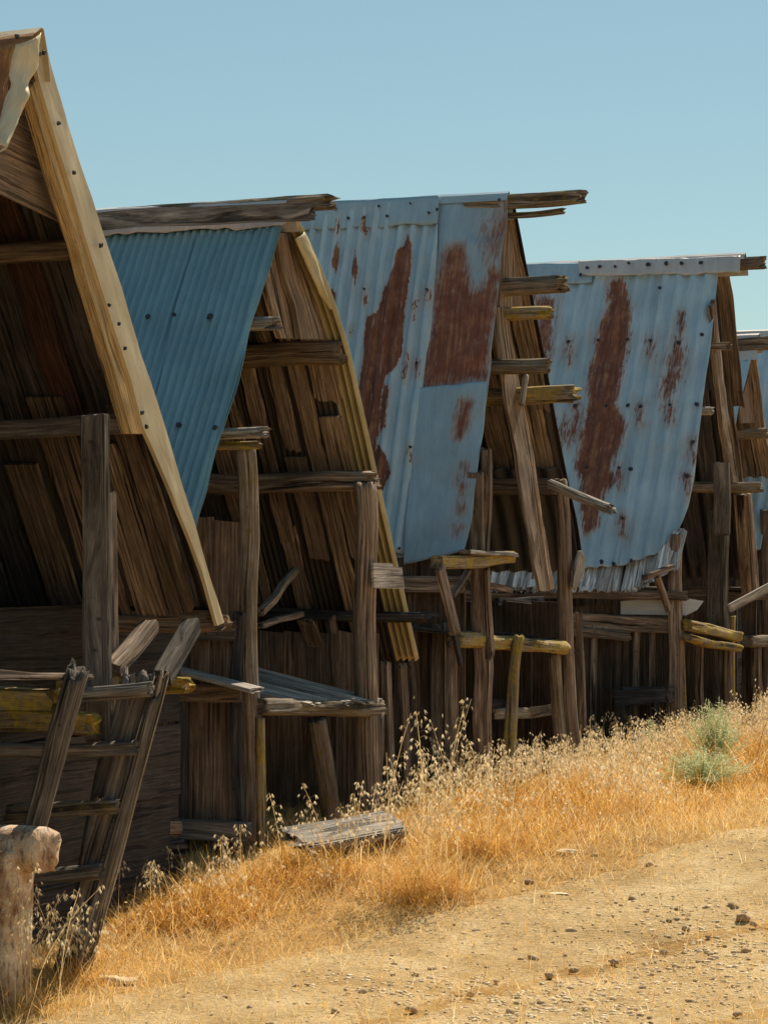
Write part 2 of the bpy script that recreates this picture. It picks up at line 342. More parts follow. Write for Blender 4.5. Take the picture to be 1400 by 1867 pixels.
def soil(name, c0, c1, c2, bump=.02):
    m, nt, b, out = nodes(name); pos = N_(nt, 'NewGeometry').outputs['Position']
    n1 = noi(nt, pos, 1.6, 6, .6); n2 = noi(nt, pos, 40, 8, .75); n3 = noi(nt, pos, 1, 5, .6, .6, (14, 60, 14))
    col = ramp(nt, math_(nt, 'ADD', math_(nt, 'MULTIPLY', n1, .5), math_(nt, 'MULTIPLY', n2, .5)), [(.36, c0), (.5, c1), (.64, c2)]).outputs[0]
    col = mixc(nt, .6, col, ramp(nt, n3, [(.32, .62), (.62, 1.2)]).outputs[0], 'MULTIPLY')
    nt.links.new(col, b.inputs['Base Color']); b.inputs['Roughness'].default_value = .95; b.inputs['Specular IOR Level'].default_value = .1
    bp = N_(nt, 'Bump'); bp.inputs['Strength'].default_value = 1; bp.inputs['Distance'].default_value = bump
    nt.links.new(math_(nt, 'ADD', n2, math_(nt, 'MULTIPLY', n3, .6)), bp.inputs['Height']); nt.links.new(bp.outputs[0], b.inputs['Normal']); return m
M_SOIL = soil('straw_strewn_soil', (.26, .14, .05), (.48, .29, .11), (.68, .45, .19))
M_ROAD = soil('dry_dirt_road', (.43, .275, .12), (.63, .44, .215), (.84, .65, .38), .024)
m, nt, b, o_ = nodes('road_stone'); pos = N_(nt, 'NewGeometry').outputs['Position']
rc = N_(nt, 'Attribute', attribute_name='var').outputs['Fac']
c = ramp(nt, rc, [(0., (.28, .17, .095)), (.5, (.52, .36, .20)), (1., (.84, .68, .46))]).outputs[0]
c = mixc(nt, .6, c, ramp(nt, noi(nt, pos, 60, 5, .6), [(.3, .6), (.7, 1.3)]).outputs[0], 'MULTIPLY')
nt.links.new(c, b.inputs['Base Color']); b.inputs['Roughness'].default_value = .9; M_STONE = m

# ------------------------------------------------------------------ roof builders
def insub(px, py, poly):
    """signed field, >0 inside the outline, in pixels"""
    poly = np.array(poly, float); x, y = px, py; ins = np.zeros(x.shape, bool); dm = np.full(x.shape, 1e9); n = len(poly)
    for i in range(n):
        a, b_ = poly[i], poly[(i+1) % n]; cnd = ((a[1] > y) != (b_[1] > y)) & (x < (b_[0]-a[0])*(y-a[1])/(b_[1]-a[1]+1e-9)+a[0]); ins ^= cnd
        ab = b_-a; t = np.clip(((x-a[0])*ab[0]+(y-a[1])*ab[1])/(ab@ab+1e-9), 0, 1)
        dm = np.minimum(dm, np.hypot(x-a[0]-t*ab[0], y-a[1]-t*ab[1]))
    return np.where(ins, dm, -dm)
def near_plane(top, bot):
    a = G(*top); b_ = G(*bot); e = b_-a; n = np.cross(e, V); n /= np.linalg.norm(n)
    if n[1] > 0: n = -n
    return a, n
def sheet(name, par, mat, plane, left, right, off=0., pitch=None, amp=.011, rust=(), soft=14., solid=.004, warp=.012, nv=None, ns=70, phase=0., smooth=True, curl=0.):
    """metal sheet on a roof plane, between a left and a right edge given where they are seen; corrugations run down the slope"""
    p0, n = plane; p0 = p0+n*off
    Lp, _ = resample([onplane(a, b_, p0, n) for a, b_ in left], ns); Rp, _ = resample([onplane(a, b_, p0, n) for a, b_ in right], ns)
    W = np.linalg.norm(Rp-Lp, axis=1).max(); nv = nv or (int(W/pitch*10)+2 if pitch else 40)
    t = np.linspace(0, 1, nv); P = Lp[:, None]*(1-t)[None, :, None]+Rp[:, None]*t[None, :, None]
    vc = P@V; s = nid(); dn = np.cross(n, V); dn = dn/np.linalg.norm(dn); sl = P@dn
    disp = warp*fbm(vc*1.3, sl*1.1, 0, s, 3)+warp*.35*noise(vc*5, sl*4, 0, s+2)
    if pitch: sw = np.sin(2*np.pi*vc/pitch+phase); disp = disp+amp*np.sign(sw)*np.abs(sw)**.8
    disp = disp-warp*1.3*sstep(.25, .7, noise(vc*3.1, sl*2.3, 0, s+6))-.004*sstep(.2, .6, noise(vc*9, sl*7, 0, s+7))
    if curl: disp = disp+curl*sstep(.8, 1., np.linspace(0, 1, ns))[:, None]*(1+.6*noise(vc*9, 0, 0, s+4))
    # ragged lower edge
    P = P+n*disp[..., None]
    P[-1] += dn*((.012*noise(vc[-1]*13, 0, 0, s+8))[:, None]*(1 if dn[2] < 0 else -1))
    px = 700+F*P[..., 0]/P[..., 1]; py = HZ-F*(P[..., 2]-EYE)/P[..., 1]
    r = np.full(px.shape, -.9)
    for q in rust:
        poly, gain = (q[0], q[1]) if isinstance(q, tuple) and len(q) == 2 and isinstance(q[0], list) else (q, 1.)
        r = np.maximum(r, np.clip(.5+insub(px, py, poly)/(soft/gain), -.9, 1.5))
    f = [(i*nv+j, i*nv+j+1, (i+1)*nv+j+1, (i+1)*nv+j) for i in range(ns-1) for j in range(nv-1)]
    mb = MB(); uv = np.stack([sl, vc], -1); mb.add(P.reshape(-1, 3), f, uv.reshape(-1, 2), .5, rust=r.ravel())
    return mb.build(name, mat, par, smooth=smooth, solid=solid)
def profile(pts, dv=0.): return [G(a, b_, dv) for a, b_ in pts]
def prof_norm(Q):
    d = np.gradient(Q, axis=0); n = np.cross(d, V); n /= np.linalg.norm(n, axis=1)[:, None]
    if n[len(n)//2][1] > 0: n = -n
    return n                                   # points towards the camera side (the inside of a far slope)
def slope_boards(name, par, mat, prof, ivals, off=.0, th=.025, s0=0., s1=1., wob=.009, vars=None, endj=.05):
    mb = MB()
    for k, iv in enumerate(ivals):
        va, vb = iv[0], iv[1]; a0 = iv[2] if len(iv) > 2 else s0; a1 = iv[3] if len(iv) > 3 else s1; s = nid()
        Q, L = resample(prof, 60); nn = prof_norm(Q); a0 = max(0, a0+random.uniform(-endj, endj)*.3); a1 = min(1, a1+random.uniform(-endj, 0))
        i0, i1 = int(a0*59), int(a1*59)+1; Q = Q[i0:i1]; nn = nn[i0:i1]; K = len(Q); sl = np.linspace(a0*L, a1*L, K); skew = random.uniform(-.03, .03)
        M = 6; t = np.linspace(0, 1, M); vv = va+(vb-va)*t; vv = vv[None]+skew*(sl[:, None]-L/2)/L
        ed = .008*noise(sl*6, 0, 0, s); vv = vv+np.where(t == 0, 1, 0)[None]*ed[:, None]+np.where(t == 1, 1, 0)[None]*(.008*noise(sl*6, 3, 0, s))[:, None]
        P = Q[:, None]+V*vv[..., None]+nn[:, None]*(off+wob*noise(sl[:, None]*1.5, t[None]*.8, 0, s)+.002*noise(sl[:, None]*6, t[None]*9, 0, s+1))[..., None]
        jj = random.uniform(-1, 1)*.03*(t-.5)+.03*noise(t*6, 0, 0, s+4); P[-1] += (Q[-1]-Q[-2])/np.linalg.norm(Q[-1]-Q[-2])*jj[:, None]
        B = P-nn[:, None]*th; o = K*M; uv = np.stack([np.broadcast_to(sl[:, None], (K, M)), np.broadcast_to(t*(vb-va), (K, M))], -1)+np.array([(s*3.71) % 40, (s*1.37) % 20])
        f = []
        for i in range(K-1):
            for j in range(M-1):
                a, b_, c, d = i*M+j, i*M+j+1, (i+1)*M+j+1, (i+1)*M+j; f += [(a, b_, c, d), (o+d, o+c, o+b_, o+a)]
            f += [(i*M, (i+1)*M, o+(i+1)*M, o+i*M), (i*M+M-1, o+i*M+M-1, o+(i+1)*M+M-1, (i+1)*M+M-1)]
        for j in range(M-1): k2 = (K-1)*M; f += [(j, o+j, o+j+1, j+1), (k2+j, k2+j+1, o+k2+j+1, o+k2+j)]
        mb.add(np.concatenate([P.reshape(-1, 3), B.reshape(-1, 3)]), f, np.concatenate([uv.reshape(-1, 2)]*2), vars[k] if vars else random.uniform(.15, .85))
    return mb.build(name, mat, par)
def slope_sheet(name, par, mat, prof, va, vb, off=-.03, pitch=.076, amp=.010, wob=.01, rust=-.6):
    Q, L = resample(prof, 60); nn = prof_norm(Q); nv = int((vb-va)/pitch*10)+2; v = np.linspace(va, vb, nv); s = nid(); sl = np.linspace(0, L, 60)
    P = Q[:, None]+V*v[None, :, None]+nn[:, None]*(off+amp*np.sin(2*np.pi*v/pitch)[None]+wob*fbm(sl[:, None]*1.2, v[None]*2, 0, s, 2))[..., None]
    uv = np.stack(np.broadcast_arrays(sl[:, None], v[None]), -1); f = [(i*nv+j, i*nv+j+1, (i+1)*nv+j+1, (i+1)*nv+j) for i in range(59) for j in range(nv-1)]
    mb = MB(); mb.add(P.reshape(-1, 3), f, uv.reshape(-1, 2), .5, rust=np.full(60*nv, rust)); return mb.build(name, mat, par, smooth=True, solid=.003)
def nails(par, plane, pts, off=.02, r=.016):
    p0, n = plane
    for a, b_ in pts:
        mb = MB(); c = onplane(a, b_, p0+n*off, n); an = random.uniform(0, 6); e1 = U if abs(n@V) > .9 else V; t1 = e1*math.cos(an)+np.cross(n, e1)*math.sin(an); t2 = np.cross(n, t1); rr = r*random.uniform(.8, 1.25)
        ring = [c+(t1*math.cos(q)+t2*math.sin(q)*.8)*rr for q in (0, 1.2, 2.4, 3.6, 4.8)]
        v = ring+[q+n*.014+(c-q)*.25 for q in ring]; mb.add(v, [(5, 6, 7, 8, 9)]+[(i, (i+1) % 5, 5+(i+1) % 5, 5+i) for i in range(5)], [(0, 0)]*10)
        mb.build('nail', M_NAIL, par)
def wall_v(name, par, mat, base, v0, v1, z0f, z1, bw=.2, gap=.006, th=.025, sag=.0, vars=None):
    """side wall of upright boards: a plane along the ridge direction through base"""
    mb = MB(); v = v0
    while v < v1:
        w = bw*random.uniform(.7, 1.25); a = base+V*v; b_ = base+V*min(v+w, v1)+U*random.uniform(-.006, .006); z0 = z0f; jo = random.uniform(-.012, .012)
        A = [np.array([a[0], a[1], z0])-U*jo, np.array([a[0], a[1], z1+random.uniform(-.03, .01)])-U*jo]; B = [np.array([b_[0], b_[1], z0])-U*jo, np.array([b_[0], b_[1], z1+random.uniform(-.03, .01)])-U*jo]
        strip(mb, A, B, -U, th, 12, random.uniform(.2, .8)); v += w+gap+(random.uniform(.02, .05) if random.random() < .12 else 0)
    return mb.build(name, mat, par)
def wall_h(name, par, mat, base, v0, v1, z0, z1, bw=.3, th=.025, dirv=None, nrm=None):
    mb = MB(); z = z0; D = V if dirv is None else dirv; Nn = -U if nrm is None else nrm
    while z < z1:
        h = bw*random.uniform(.8, 1.2); zb = min(z+h, z1); jo = random.uniform(-.01, .01); a = base+D*v0+Nn*jo; b_ = base+D*v1+Nn*jo
        strip(mb, [np.array([a[0], a[1], z]), np.array([b_[0], b_[1], z+random.uniform(-.015, .015)])], [np.array([a[0], a[1], zb-.008]), np.array([b_[0], b_[1], zb-.008+random.uniform(-.01, .01)])], Nn, th, 12, random.uniform(.25, .75)); z += h
    return mb.build(name, mat, par)
def gable_poly(name, par, mat, pts, dv, th=.02, along=(0, 1)):
    mb = MB(); P = [G(a, b_, dv) for a, b_ in pts]; slab(mb, P, V, th, .5, along=P[along[1]]-P[along[0]]); return mb.build(name, mat, par)
def gable_strip(name, par, mat, A, B, dv, th=.03, var=.5, wob=.006):
    mb = MB(); strip(mb, profile(A, dv), profile(B, dv), V, th, 40, var, wob); return mb.build(name, mat, par)
def gpost(name, par, mat, top, bot, wpx, dv=0., dpx=None, toground=True, **k):
    a, b_ = G(*top, dv), G(*bot, dv)
    if toground:
        gz = ground_z(b_[0], b_[1])-.15
        if b_[2] > gz: b_ = b_+(b_-a)*((b_[2]-gz)/(a[2]-b_[2]))
    s = (a[1]+b_[1])/2/F; k.setdefault('n', 2.4); k.setdefault('N', 30); k.setdefault('groove', .16); k.setdefault('wob', .014); k.setdefault('jag0', .02)
    mb = MB(); sweep(mb, b_, a, wpx*s, (dpx or wpx)*s, hint=U if k['n'] > 4 else None, **k); return mb.build(name, mat, par, smooth=k['n'] < 4)
def purlin(name, par, mat, at_px, ends, h, dv=0., back=-2.6, depth=None, drop=0., flip=False, **k):
    """horizontal member along the ridge direction: passes the gable plane at pixel at_px, its outer end is seen at column ends"""
    P = G(at_px[0], at_px[1], dv); E = vto(P, ends); s = P[1]/F; B = P+V*back; E = E.copy(); E[2] -= drop
    k.setdefault('n', 3.); k.setdefault('N', 28); k.setdefault('groove', .14); k.setdefault('jag1', .04); k.setdefault('rough', .07)
    mb = MB(); sweep(mb, B, E, (depth or h)*s, h*s, **k); return mb.build(name, mat, par, smooth=k['n'] < 4)
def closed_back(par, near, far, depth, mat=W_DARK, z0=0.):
    """boards closing the back gable, cut to the roof line"""
    mb = MB(); P = [G(*q)+V*depth for q in near][::-1]+[G(*q)+V*depth for q in far]; uu = np.array([p@U for p in P]); zz = np.array([p[2] for p in P])
    u = uu.min()+.05; base = G(*far[0])+V*depth
    while u < uu.max()-.05:
        w = random.uniform(.16, .24); c = base+U*(u-base@U); d = base+U*(u+w-.006-base@U); za = np.interp(u, uu, zz)-.06; zb = np.interp(u+w, uu, zz)-.06
        strip(mb, [np.array([c[0], c[1], z0-.2]), np.array([c[0], c[1], za])], [np.array([d[0], d[1], z0-.2]), np.array([d[0], d[1], zb])], V, .022, 8, random.uniform(.2, .8)); u += w
    return mb.build('back_wall', mat, par)
GROUP = 'weathered sheds standing in a row'
#SHEDS
# ------------------------------------------------------------------ first shed (nearest, only its open gable end is in the picture)
def ivals(start, end, w, gap=.012, extra=None):
    r = []; v = start
    while v > end:
        ww = w*random.uniform(.75, 1.25); r.append((v-ww, v)); v -= ww+gap+(random.uniform(.03, .09) if extra and random.random() < extra else 0)
    return r
_G = G; OFF1 = .6; G = lambda px, py, dv=0.: _G(px, py, dv+OFF1)
B1 = G(170, 1700); S1 = thing('shed', (B1[0], B1[1], float(ground_z(B1[0], B1[1]))), 'nearest tall shed with pale barge board and dark plank lined open gable', 'shed', GROUP)
F1 = [(78, 53), (93, 117), (127, 233), (176, 384), (222, 522), (256, 640), (276, 696), (325, 857), (357, 960), (382, 1050), (410, 1135)]
F1b = [(q[0]-11, q[1]+4) for q in F1]
N1 = [(78, 58), (20, 215), (-40, 400), (-100, 590), (-160, 800), (-215, 990)]
random.seed(101)
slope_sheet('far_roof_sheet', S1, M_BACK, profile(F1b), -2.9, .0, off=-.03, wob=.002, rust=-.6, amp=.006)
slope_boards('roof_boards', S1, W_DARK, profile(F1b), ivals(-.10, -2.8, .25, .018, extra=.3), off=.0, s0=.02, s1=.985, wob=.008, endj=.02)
slope_boards('roof_boards', S1, W_RED, profile(F1b), [(-.62, -.42, .12, .62), (-1.28, -1.12, .2, .66), (-.50, -.34, .66, .955), (-1.9, -1.72, .3, .9)], off=.028, wob=.008, vars=[.25, .2, .35, .1], endj=.02)
slope_boards('roof_boards', S1, W_BROWN, profile(F1b), [(-.26, -.09, .60, .985), (-.50, -.285, .66, .985), (-.78, -.53, .585, .985), (-1.08, -.86, .7, .985)], off=.045, th=.02, wob=.006, endj=.01, vars=[.15, .55, .2, .1])
pl1 = near_plane((78, 58), (-215, 990))
slope_sheet('near_roof_sheet', S1, M_RUST, profile(N1), -2.9, -.05, off=-.02, pitch=.09, rust=.12)
# barge board and the yellow rafter behind it
I1 = [(58, 75), (70, 136), (96, 233), (120, 313), (154, 425), (185, 522), (215, 618), (241, 696), (262, 780), (270, 797), (282, 825), (309, 889), (349, 986), (372, 1050), (380, 1082), (397, 1141)]
gable_strip('barge_board', S1, M_CREAM, F1, I1, .05, .025, wob=.003)
I2 = [(55, 162), (75, 233), (98, 313), (135, 425), (162, 522), (187, 605), (204, 664), (221, 728), (241, 790)]
gable_strip('rafter', S1, W_PINE, [(70, 140), (96, 232), (120, 312), (154, 424), (185, 521), (215, 617), (241, 695), (266, 791)], I2, .025, .07, var=.62)
gable_poly('gable_panel', S1, W_PLY, [(70, 120), (142, 420), (0, 352), (-60, 325), (-60, 380), (-30, 370), (-10, 240), (40, 130)][0:4]+[(-40, 335), (-20, 300), (10, 230)], -.12, .015, along=(2, 1))
# ridge flashing, bent over and torn
mbf = MB()
def warp_strip(mb, A, B, dva, dvb, th=.004, rust=-.9, sub=24, amp=.02, s=5, tilt=0.):
    A, _ = resample([G(a, b_, dva) for a, b_ in A], sub); B, _ = resample([G(a, b_, dvb) for a, b_ in B], sub); M = 8; t = np.linspace(0, 1, M)
    P = A[:, None]*(1-t)[None, :, None]+B[:, None]*t[None, :, None]; i = np.arange(sub)[:, None]
    P = P+V*(amp*(np.sin(t*np.pi)[None]+.5*noise(i*.35, t[None]*2, 0, s)))[..., None]
    f = [(a*M+j, a*M+j+1, (a+1)*M+j+1, (a+1)*M+j) for a in range(sub-1) for j in range(M-1)]
    uv = np.stack(np.broadcast_arrays(i*.05, t[None]*.2), -1)+s; rr = rust if np.isscalar(rust) else np.interp(t, np.linspace(0, 1, len(rust)), rust)[None].repeat(sub, 0).ravel()
    mb.add(P.reshape(-1, 3), f, uv.reshape(-1, 2), .5, rust=np.broadcast_to(rr, (sub*M,)))
warp_strip(mbf, [(28, 82), (24, 130), (14, 175), (0, 215), (-20, 262)], [(70, 60), (76, 108), (52, 160), (32, 222), (0, 278)], .10, .16, amp=.05, rust=[.3, -.6, -.9, -.9])
warp_strip(mbf, [(28, 82), (24, 130), (14, 175), (0, 215), (-20, 262)], [(-50, 90), (-52, 140), (-55, 190), (-58, 240), (-60, 290)], .09, -.2, amp=.03, rust=1.2, s=9)
mbf.build('bent_flashing', M_CREAM, S1, smooth=True, solid=.004)
mbc = MB(); pk = G(78, 54, .08)
cap = []
for k, dv in enumerate(np.linspace(.0, -3., 40)):
    row = []
    for du, dz in ((-.20, -.22), (-.10, -.06), (-.012, .004), (.012, .004), (.05, -.10), (.085, -.26)): row.append(pk+V*dv+U*du+ZZ*(dz+.012*noise(dv*4, du*9, 0, 3)+(.015 if du < 0 else 0)*noise(dv*2, 0, 0, 4)))
    cap.append(row)
cap = np.array(cap); mbc.add(cap.reshape(-1, 3), [(i*6+j, i*6+j+1, (i+1)*6+j+1, (i+1)*6+j) for i in range(39) for j in range(5)], np.stack(np.broadcast_arrays(np.linspace(0, 3, 40)[:, None], np.arange(6)[None]*.06), -1).reshape(-1, 2), .5, rust=np.tile([1.1, .9, -.2, -.6, -.2, .3], 40))
mbc.build('ridge_cap', M_CREAM, S1, solid=.004)
nails(S1, (G(150, 400, .055), V), [(71, 98), (79, 96), (106, 225), (134, 315), (183, 447), (198, 556), (216, 590), (227, 635), (266, 778), (30, 66), (258, 752)], r=.017)
purlin('purlin', S1, W_WARM, (150, 458), 147, 36, dv=-.05)
purlin('purlin', S1, W_GREY, (262, 778), 264, 36, dv=.0, n=8.)
purlin('eave_beam', S1, W_WARM, (400, 1137), 404, 30, dv=.0, n=5., back=-2.9, depth=60)
purlin('eave_beam', S1, W_BROWN, (385, 1122), 385, 18, dv=-.02, n=6., back=-2.9)
gpost('post', S1, W_GREY, (172, 757), (181, 1350), 50, dv=.12, dpx=22, toground=False, n=9, groove=.04, wob=.006, taper=1.)
gpost('post', S1, W_BROWN, (203, 898), (206, 1345), 11, dv=.04, dpx=30, toground=False, n=9, groove=.05, wob=.004)
plank('brace', S1, W_BROWN, G(207, 1222, .16), G(272, 1140, .05), .10, .08, var=.3)
plank('brace', S1, W_GREY, G(300, 1240, .22), G(350, 1145, .06), .10, .10, var=.0)
wall_h('inner_wall', S1, W_SHADED, G(-330, 1500, -.7), 0, 3.9, -.1, 2.02, bw=.45, dirv=U, nrm=V)
closed_back(S1, N1, F1, -2.8)
wall_v('far_side_wall', S1, W_WALL, G(395, 1500, -.05)-U*.0, -2.8, -.75, -.1, EYE-.47, bw=.22)
wall_v('near_side_wall', S1, W_WALL, G(-330, 1500, 0), -2.8, 0, -.1, 2.3, bw=.22)
gpost('post', S1, W_GREY, (-335, 1000), (-330, 1700), 50, dv=0, n=4)

# the work platform in front of it
PB = G(120, 1340, .3); PF = thing('work_platform', (PB[0], PB[1], float(ground_z(PB[0], PB[1]))), 'yellow lichened timber platform behind the ladder on the nearest shed', 'platform')
purlin('edge_beam', PF, W_LICH, (104, 1277), 104, 46, dv=.30, back=-1.9, n=7)
purlin('edge_beam', PF, W_LICH, (165, 1322), 165, 42, dv=.22, back=-1.9, n=7)
purlin('support_beam', PF, W_LICH, (338, 1255), 339, 29, dv=.12, back=-1.9, n=7, depth=40)
mb = MB()
for k in range(2):
    a, b_ = G(-60, 1244, .30)+U*(k*.17+.05), G(104, 1246, .30)+U*(k*.17+.05); a = b_+(a-b_)/np.linalg.norm(a-b_)*1.7
    sweep(mb, a+ZZ*(.03+random.uniform(0, .008)), b_+ZZ*(.03+random.uniform(0, .008))+V*random.uniform(-.01, .05), .155, .028, n=10, N=20, rough=.03)
mb.build('deck_boards', W_BROWN, PF)
gpost('leg', PF, W_GREY, (-60, 1300), (-60, 1700), 34, dv=.25); gpost('leg', PF, W_LICHD, (196, 1345), (150, 1640), 22, dv=-.2)

# ladder leaning against the platform
Lt = G(283, 1232, .46); Rt = G(142, 1225, .46); YT = Lt[1]
Lb = onground(124, 1785); Lb[2] -= .05
LD = thing('ladder', (Lb[0], Lb[1], float(Lb[2])), 'rough grey pole ladder leaning on the platform of the nearest shed', 'ladder')
Rb = Rt+(Lb-Lt)
random.seed(33)
def lrail(name, a, b_, w, mat, **k): return log(name, LD, mat, a, b_, w, n=4, rough=.12, groove=.26, wob=.009, jag1=.05, **k)
SD = np.array([1., 0, 0]); FW = np.array([0, -1., 0])
lrail('rail', Lb-SD*.055, Lt-SD*.05, .085, W_GREY, d2=.12, hint=FW)
lrail('rail', Lb+SD*.03+FW*.02, Lt+SD*.015+FW*.02-ZZ*.12, .07, W_GREY, d2=.11, hint=FW)
lrail('rail', Lb+SD*.085+FW*.0, Lt+SD*.055-ZZ*.02, .05, W_LICHD, d2=.12, hint=FW)
lrail('rail', Rb, Rt, .12, W_GREY, d2=.12, hint=FW)
lrail('splice_board', at(176, 1450, YT+.12), at(232, 1230, YT+.14), .07, W_GREY, d2=.05, hint=FW)
for (xa, ya, xb, yb, h) in ((100, 1266, 276, 1257, 30), (-10, 1374, 250, 1362, 29), (20, 1482, 216, 1472, 27), (60, 1600, 184, 1588, 30), (10, 1714, 152, 1702, 29)):
    t = (yb-1232)/(1785-1232); Y = YT+(Lb[1]-YT)*t-.11
    log('rung', LD, W_GREY if h != 27 else W_LICHD, at(xa, ya, Y+.10), at(xb, yb, Y), (h+5)*Y/F, .08, n=3.6, rough=.1, groove=.22, jag1=.02, hint=ZZ)
G = _G

# ------------------------------------------------------------------ second shed (teal sheet)
random.seed(202)
B2 = G(560, 1520); S2 = thing('shed', (B2[0], B2[1], float(ground_z(B2[0], B2[1]))), 'shed with an unrusted dark teal corrugated roof and two round gable posts', 'shed', GROUP)
F2 = [(527, 398), (548, 440), (572, 490), (600, 560), (625, 640), (652, 760), (683, 900), (715, 1040), (752, 1208)]
E2 = [(514, 408), (505, 440), (487, 500), (467, 560), (454, 600), (442, 664), (421, 738), (391, 825), (373, 899), (363, 928), (354, 966)]
N2 = [(524, 398), (487, 500), (440, 650), (397, 820), (354, 968)]
pl2 = near_plane((518, 400), (356, 965))
sheet('near_roof_sheet', S2, M_TEAL, pl2, [(-90, 440), (-330, 1000)], E2, off=.02, pitch=.062, amp=.010, warp=.008)
sheet('lapped_roof_sheet', S2, M_TEAL, pl2, [(357, 430), (318, 576), (225, 985)], [(510, 414), (501, 445), (484, 500), (464, 560), (451, 600), (439, 664), (418, 738), (388, 825), (370, 899), (360, 928), (351, 962)], off=.038, pitch=.062, amp=.010, warp=.008, phase=1.)
nails(S2, pl2, [(270, 578), (318, 574), (383, 577), (327, 775), (393, 780)], off=.05, r=.022)
slope_sheet('far_roof_sheet', S2, M_BACK, profile(F2), -2.9, -.16, off=-.045, pitch=.046, amp=.011)  # shaded inner part of the sheet, its darkness put into the colour
slope_sheet('far_roof_sheet', S2, M_OLIVE, profile(F2), -.15, .03, off=-.04, pitch=.05, amp=.027)
iv = [(-.30, -.09, .0, .44), (-.31, -.125, .47, .78), (-.46, -.33, .03, .99), (-.64, -.52, .12, .55), (-.66, -.50, .55, .80), (-.86, -.74, .1, .76), (-.84, -.72, .70, .99), (-1.02, -.95, .2, .6), (-1.22, -1.05, .2, .9)]
slope_boards('roof_boards', S2, W_WARM, profile(F2), iv, off=.0, wob=.009, endj=.03, vars=[.75, .6, .62, .45, .35, .5, .62, .4, .45])
slope_boards('roof_boards', S2, W_DARK, profile(F2), [(-1.27-.22*k-.19, -1.27-.22*k, .03, .97) for k in range(7)], off=.0, wob=.009, endj=.03)  # deeper boards coloured darker to paint in the interior shade
# torn sheet edge at the peak
mb = MB(); warp_strip(mb, [(536, 436), (551, 468), (574, 520), (600, 565)], [(556, 422), (570, 455), (589, 512), (604, 562)], .03, .035, amp=.015, rust=-.9, s=21)
mb.build('torn_sheet_edge', M_OLIVE, S2, smooth=True, solid=.003)
# gable rafters
gable_strip('rafter', S2, W_WARM, [(508, 420), (520, 500), (530, 560), (541, 617)], [(482, 500), (486, 520), (494, 560), (512, 617)], -.10, .04, var=.7)
gable_strip('rafter', S2, W_WARM, [(531, 425), (545, 480), (566, 545), (590, 618)], [(506, 425), (517, 490), (537, 560), (548, 618)], -.05, .04, var=.5)
purlin('purlin', S2, W_WARM, (612, 643), 624, 44, dv=-.05, drop=0.)
purlin('purlin', S2, W_BROWN, (672, 877), 683, 38, dv=.05, jag1=.06)
purlin('purlin', S2, W_DARK, (700, 1057), 665, 24, dv=-.3)
purlin('purlin', S2, W_DARK, (722, 1122), 776, 20, dv=-.02, jag1=.08)
purlin('purlin', S2, W_DARK, (700, 1140), 648, 16, dv=-.4)
purlin('purlin', S2, W_PALE, (470, 590), 497, 26, dv=-.05, jag1=.08, back=-1.)
purlin('purlin', S2, W_PALE, (430, 793), 478, 20, dv=.0, jag1=.09, back=-2.)
purlin('purlin', S2, W_LICH, (440, 814), 468, 15, dv=.02, back=-1.2)
plank('brace', S2, W_BROWN, G(474, 1118, -.1), G(538, 1042, -.35), .05, .05)
plank('brace', S2, W_BROWN, G(478, 1142, -.15), G(545, 1120, -.3), .05, .04)
p_ = gpost('post', S2, W_LICHD, (448, 815), (461, 1565), 40, dv=.02, taper=.88)
gpost('post', S2, W_BROWN, (663, 882), (670, 1490), 43, dv=.06, taper=.86)
gable_poly('patch_board', S2, W_PALE, [(681, 1026), (716, 1027), (717, 1033), (733, 1034), (738, 1074), (682, 1072)], .18, .02, along=(4, 5)[::-1] if False else (5, 4))
# ridge
RP = G(522, 383, .0); E_ = vto(RP, 598); mb = MB(); sweep(mb, RP-V*2.8+ZZ*.0, E_+ZZ*.045, .10, .11, n=3., N=34, groove=.32, jag1=.10, rough=.14); mb.build('ridge_pole', W_LICHD, S2)
RP = G(518, 392, .06)-U*.05; E_ = vto(RP, 566); mb = MB(); sweep(mb, RP-V*2.6, E_+ZZ*.02, .03, .125, n=9, N=34, groove=.1, jag1=.06, rough=.04, hint=ZZ, var=1.); mb.build('ridge_board', W_GREY, S2)
mb = MB(); cz = []
for dv in np.linspace(.03, -2.7, 50):
    c0 = G(524, 366, 0)+V*dv; cz.append([c0+U*a+ZZ*(b_+.004*noise(dv*6, a*8, 0, 8)) for a, b_ in ((-.085, -.03), (-.06, .0), (.0, .018), (.05, -.05), (.11, -.2))])
cz = np.array(cz); mb.add(cz.reshape(-1, 3), [(i*5+j, i*5+j+1, (i+1)*5+j+1, (i+1)*5+j) for i in range(49) for j in range(4)], np.stack(np.broadcast_arrays(np.linspace(0, 3, 50)[:, None], np.arange(5)[None]*.05), -1).reshape(-1, 2), .5, rust=np.full(250, -.9))
mb.build('ridge_cap', M_PINK, S2, solid=.004)
sheet('apron_flashing', S2, M_PINK, pl2, [(-60, 408), (-60, 442)], [(545, 392), (512, 411)], off=.045, warp=.01, ns=8, nv=160)
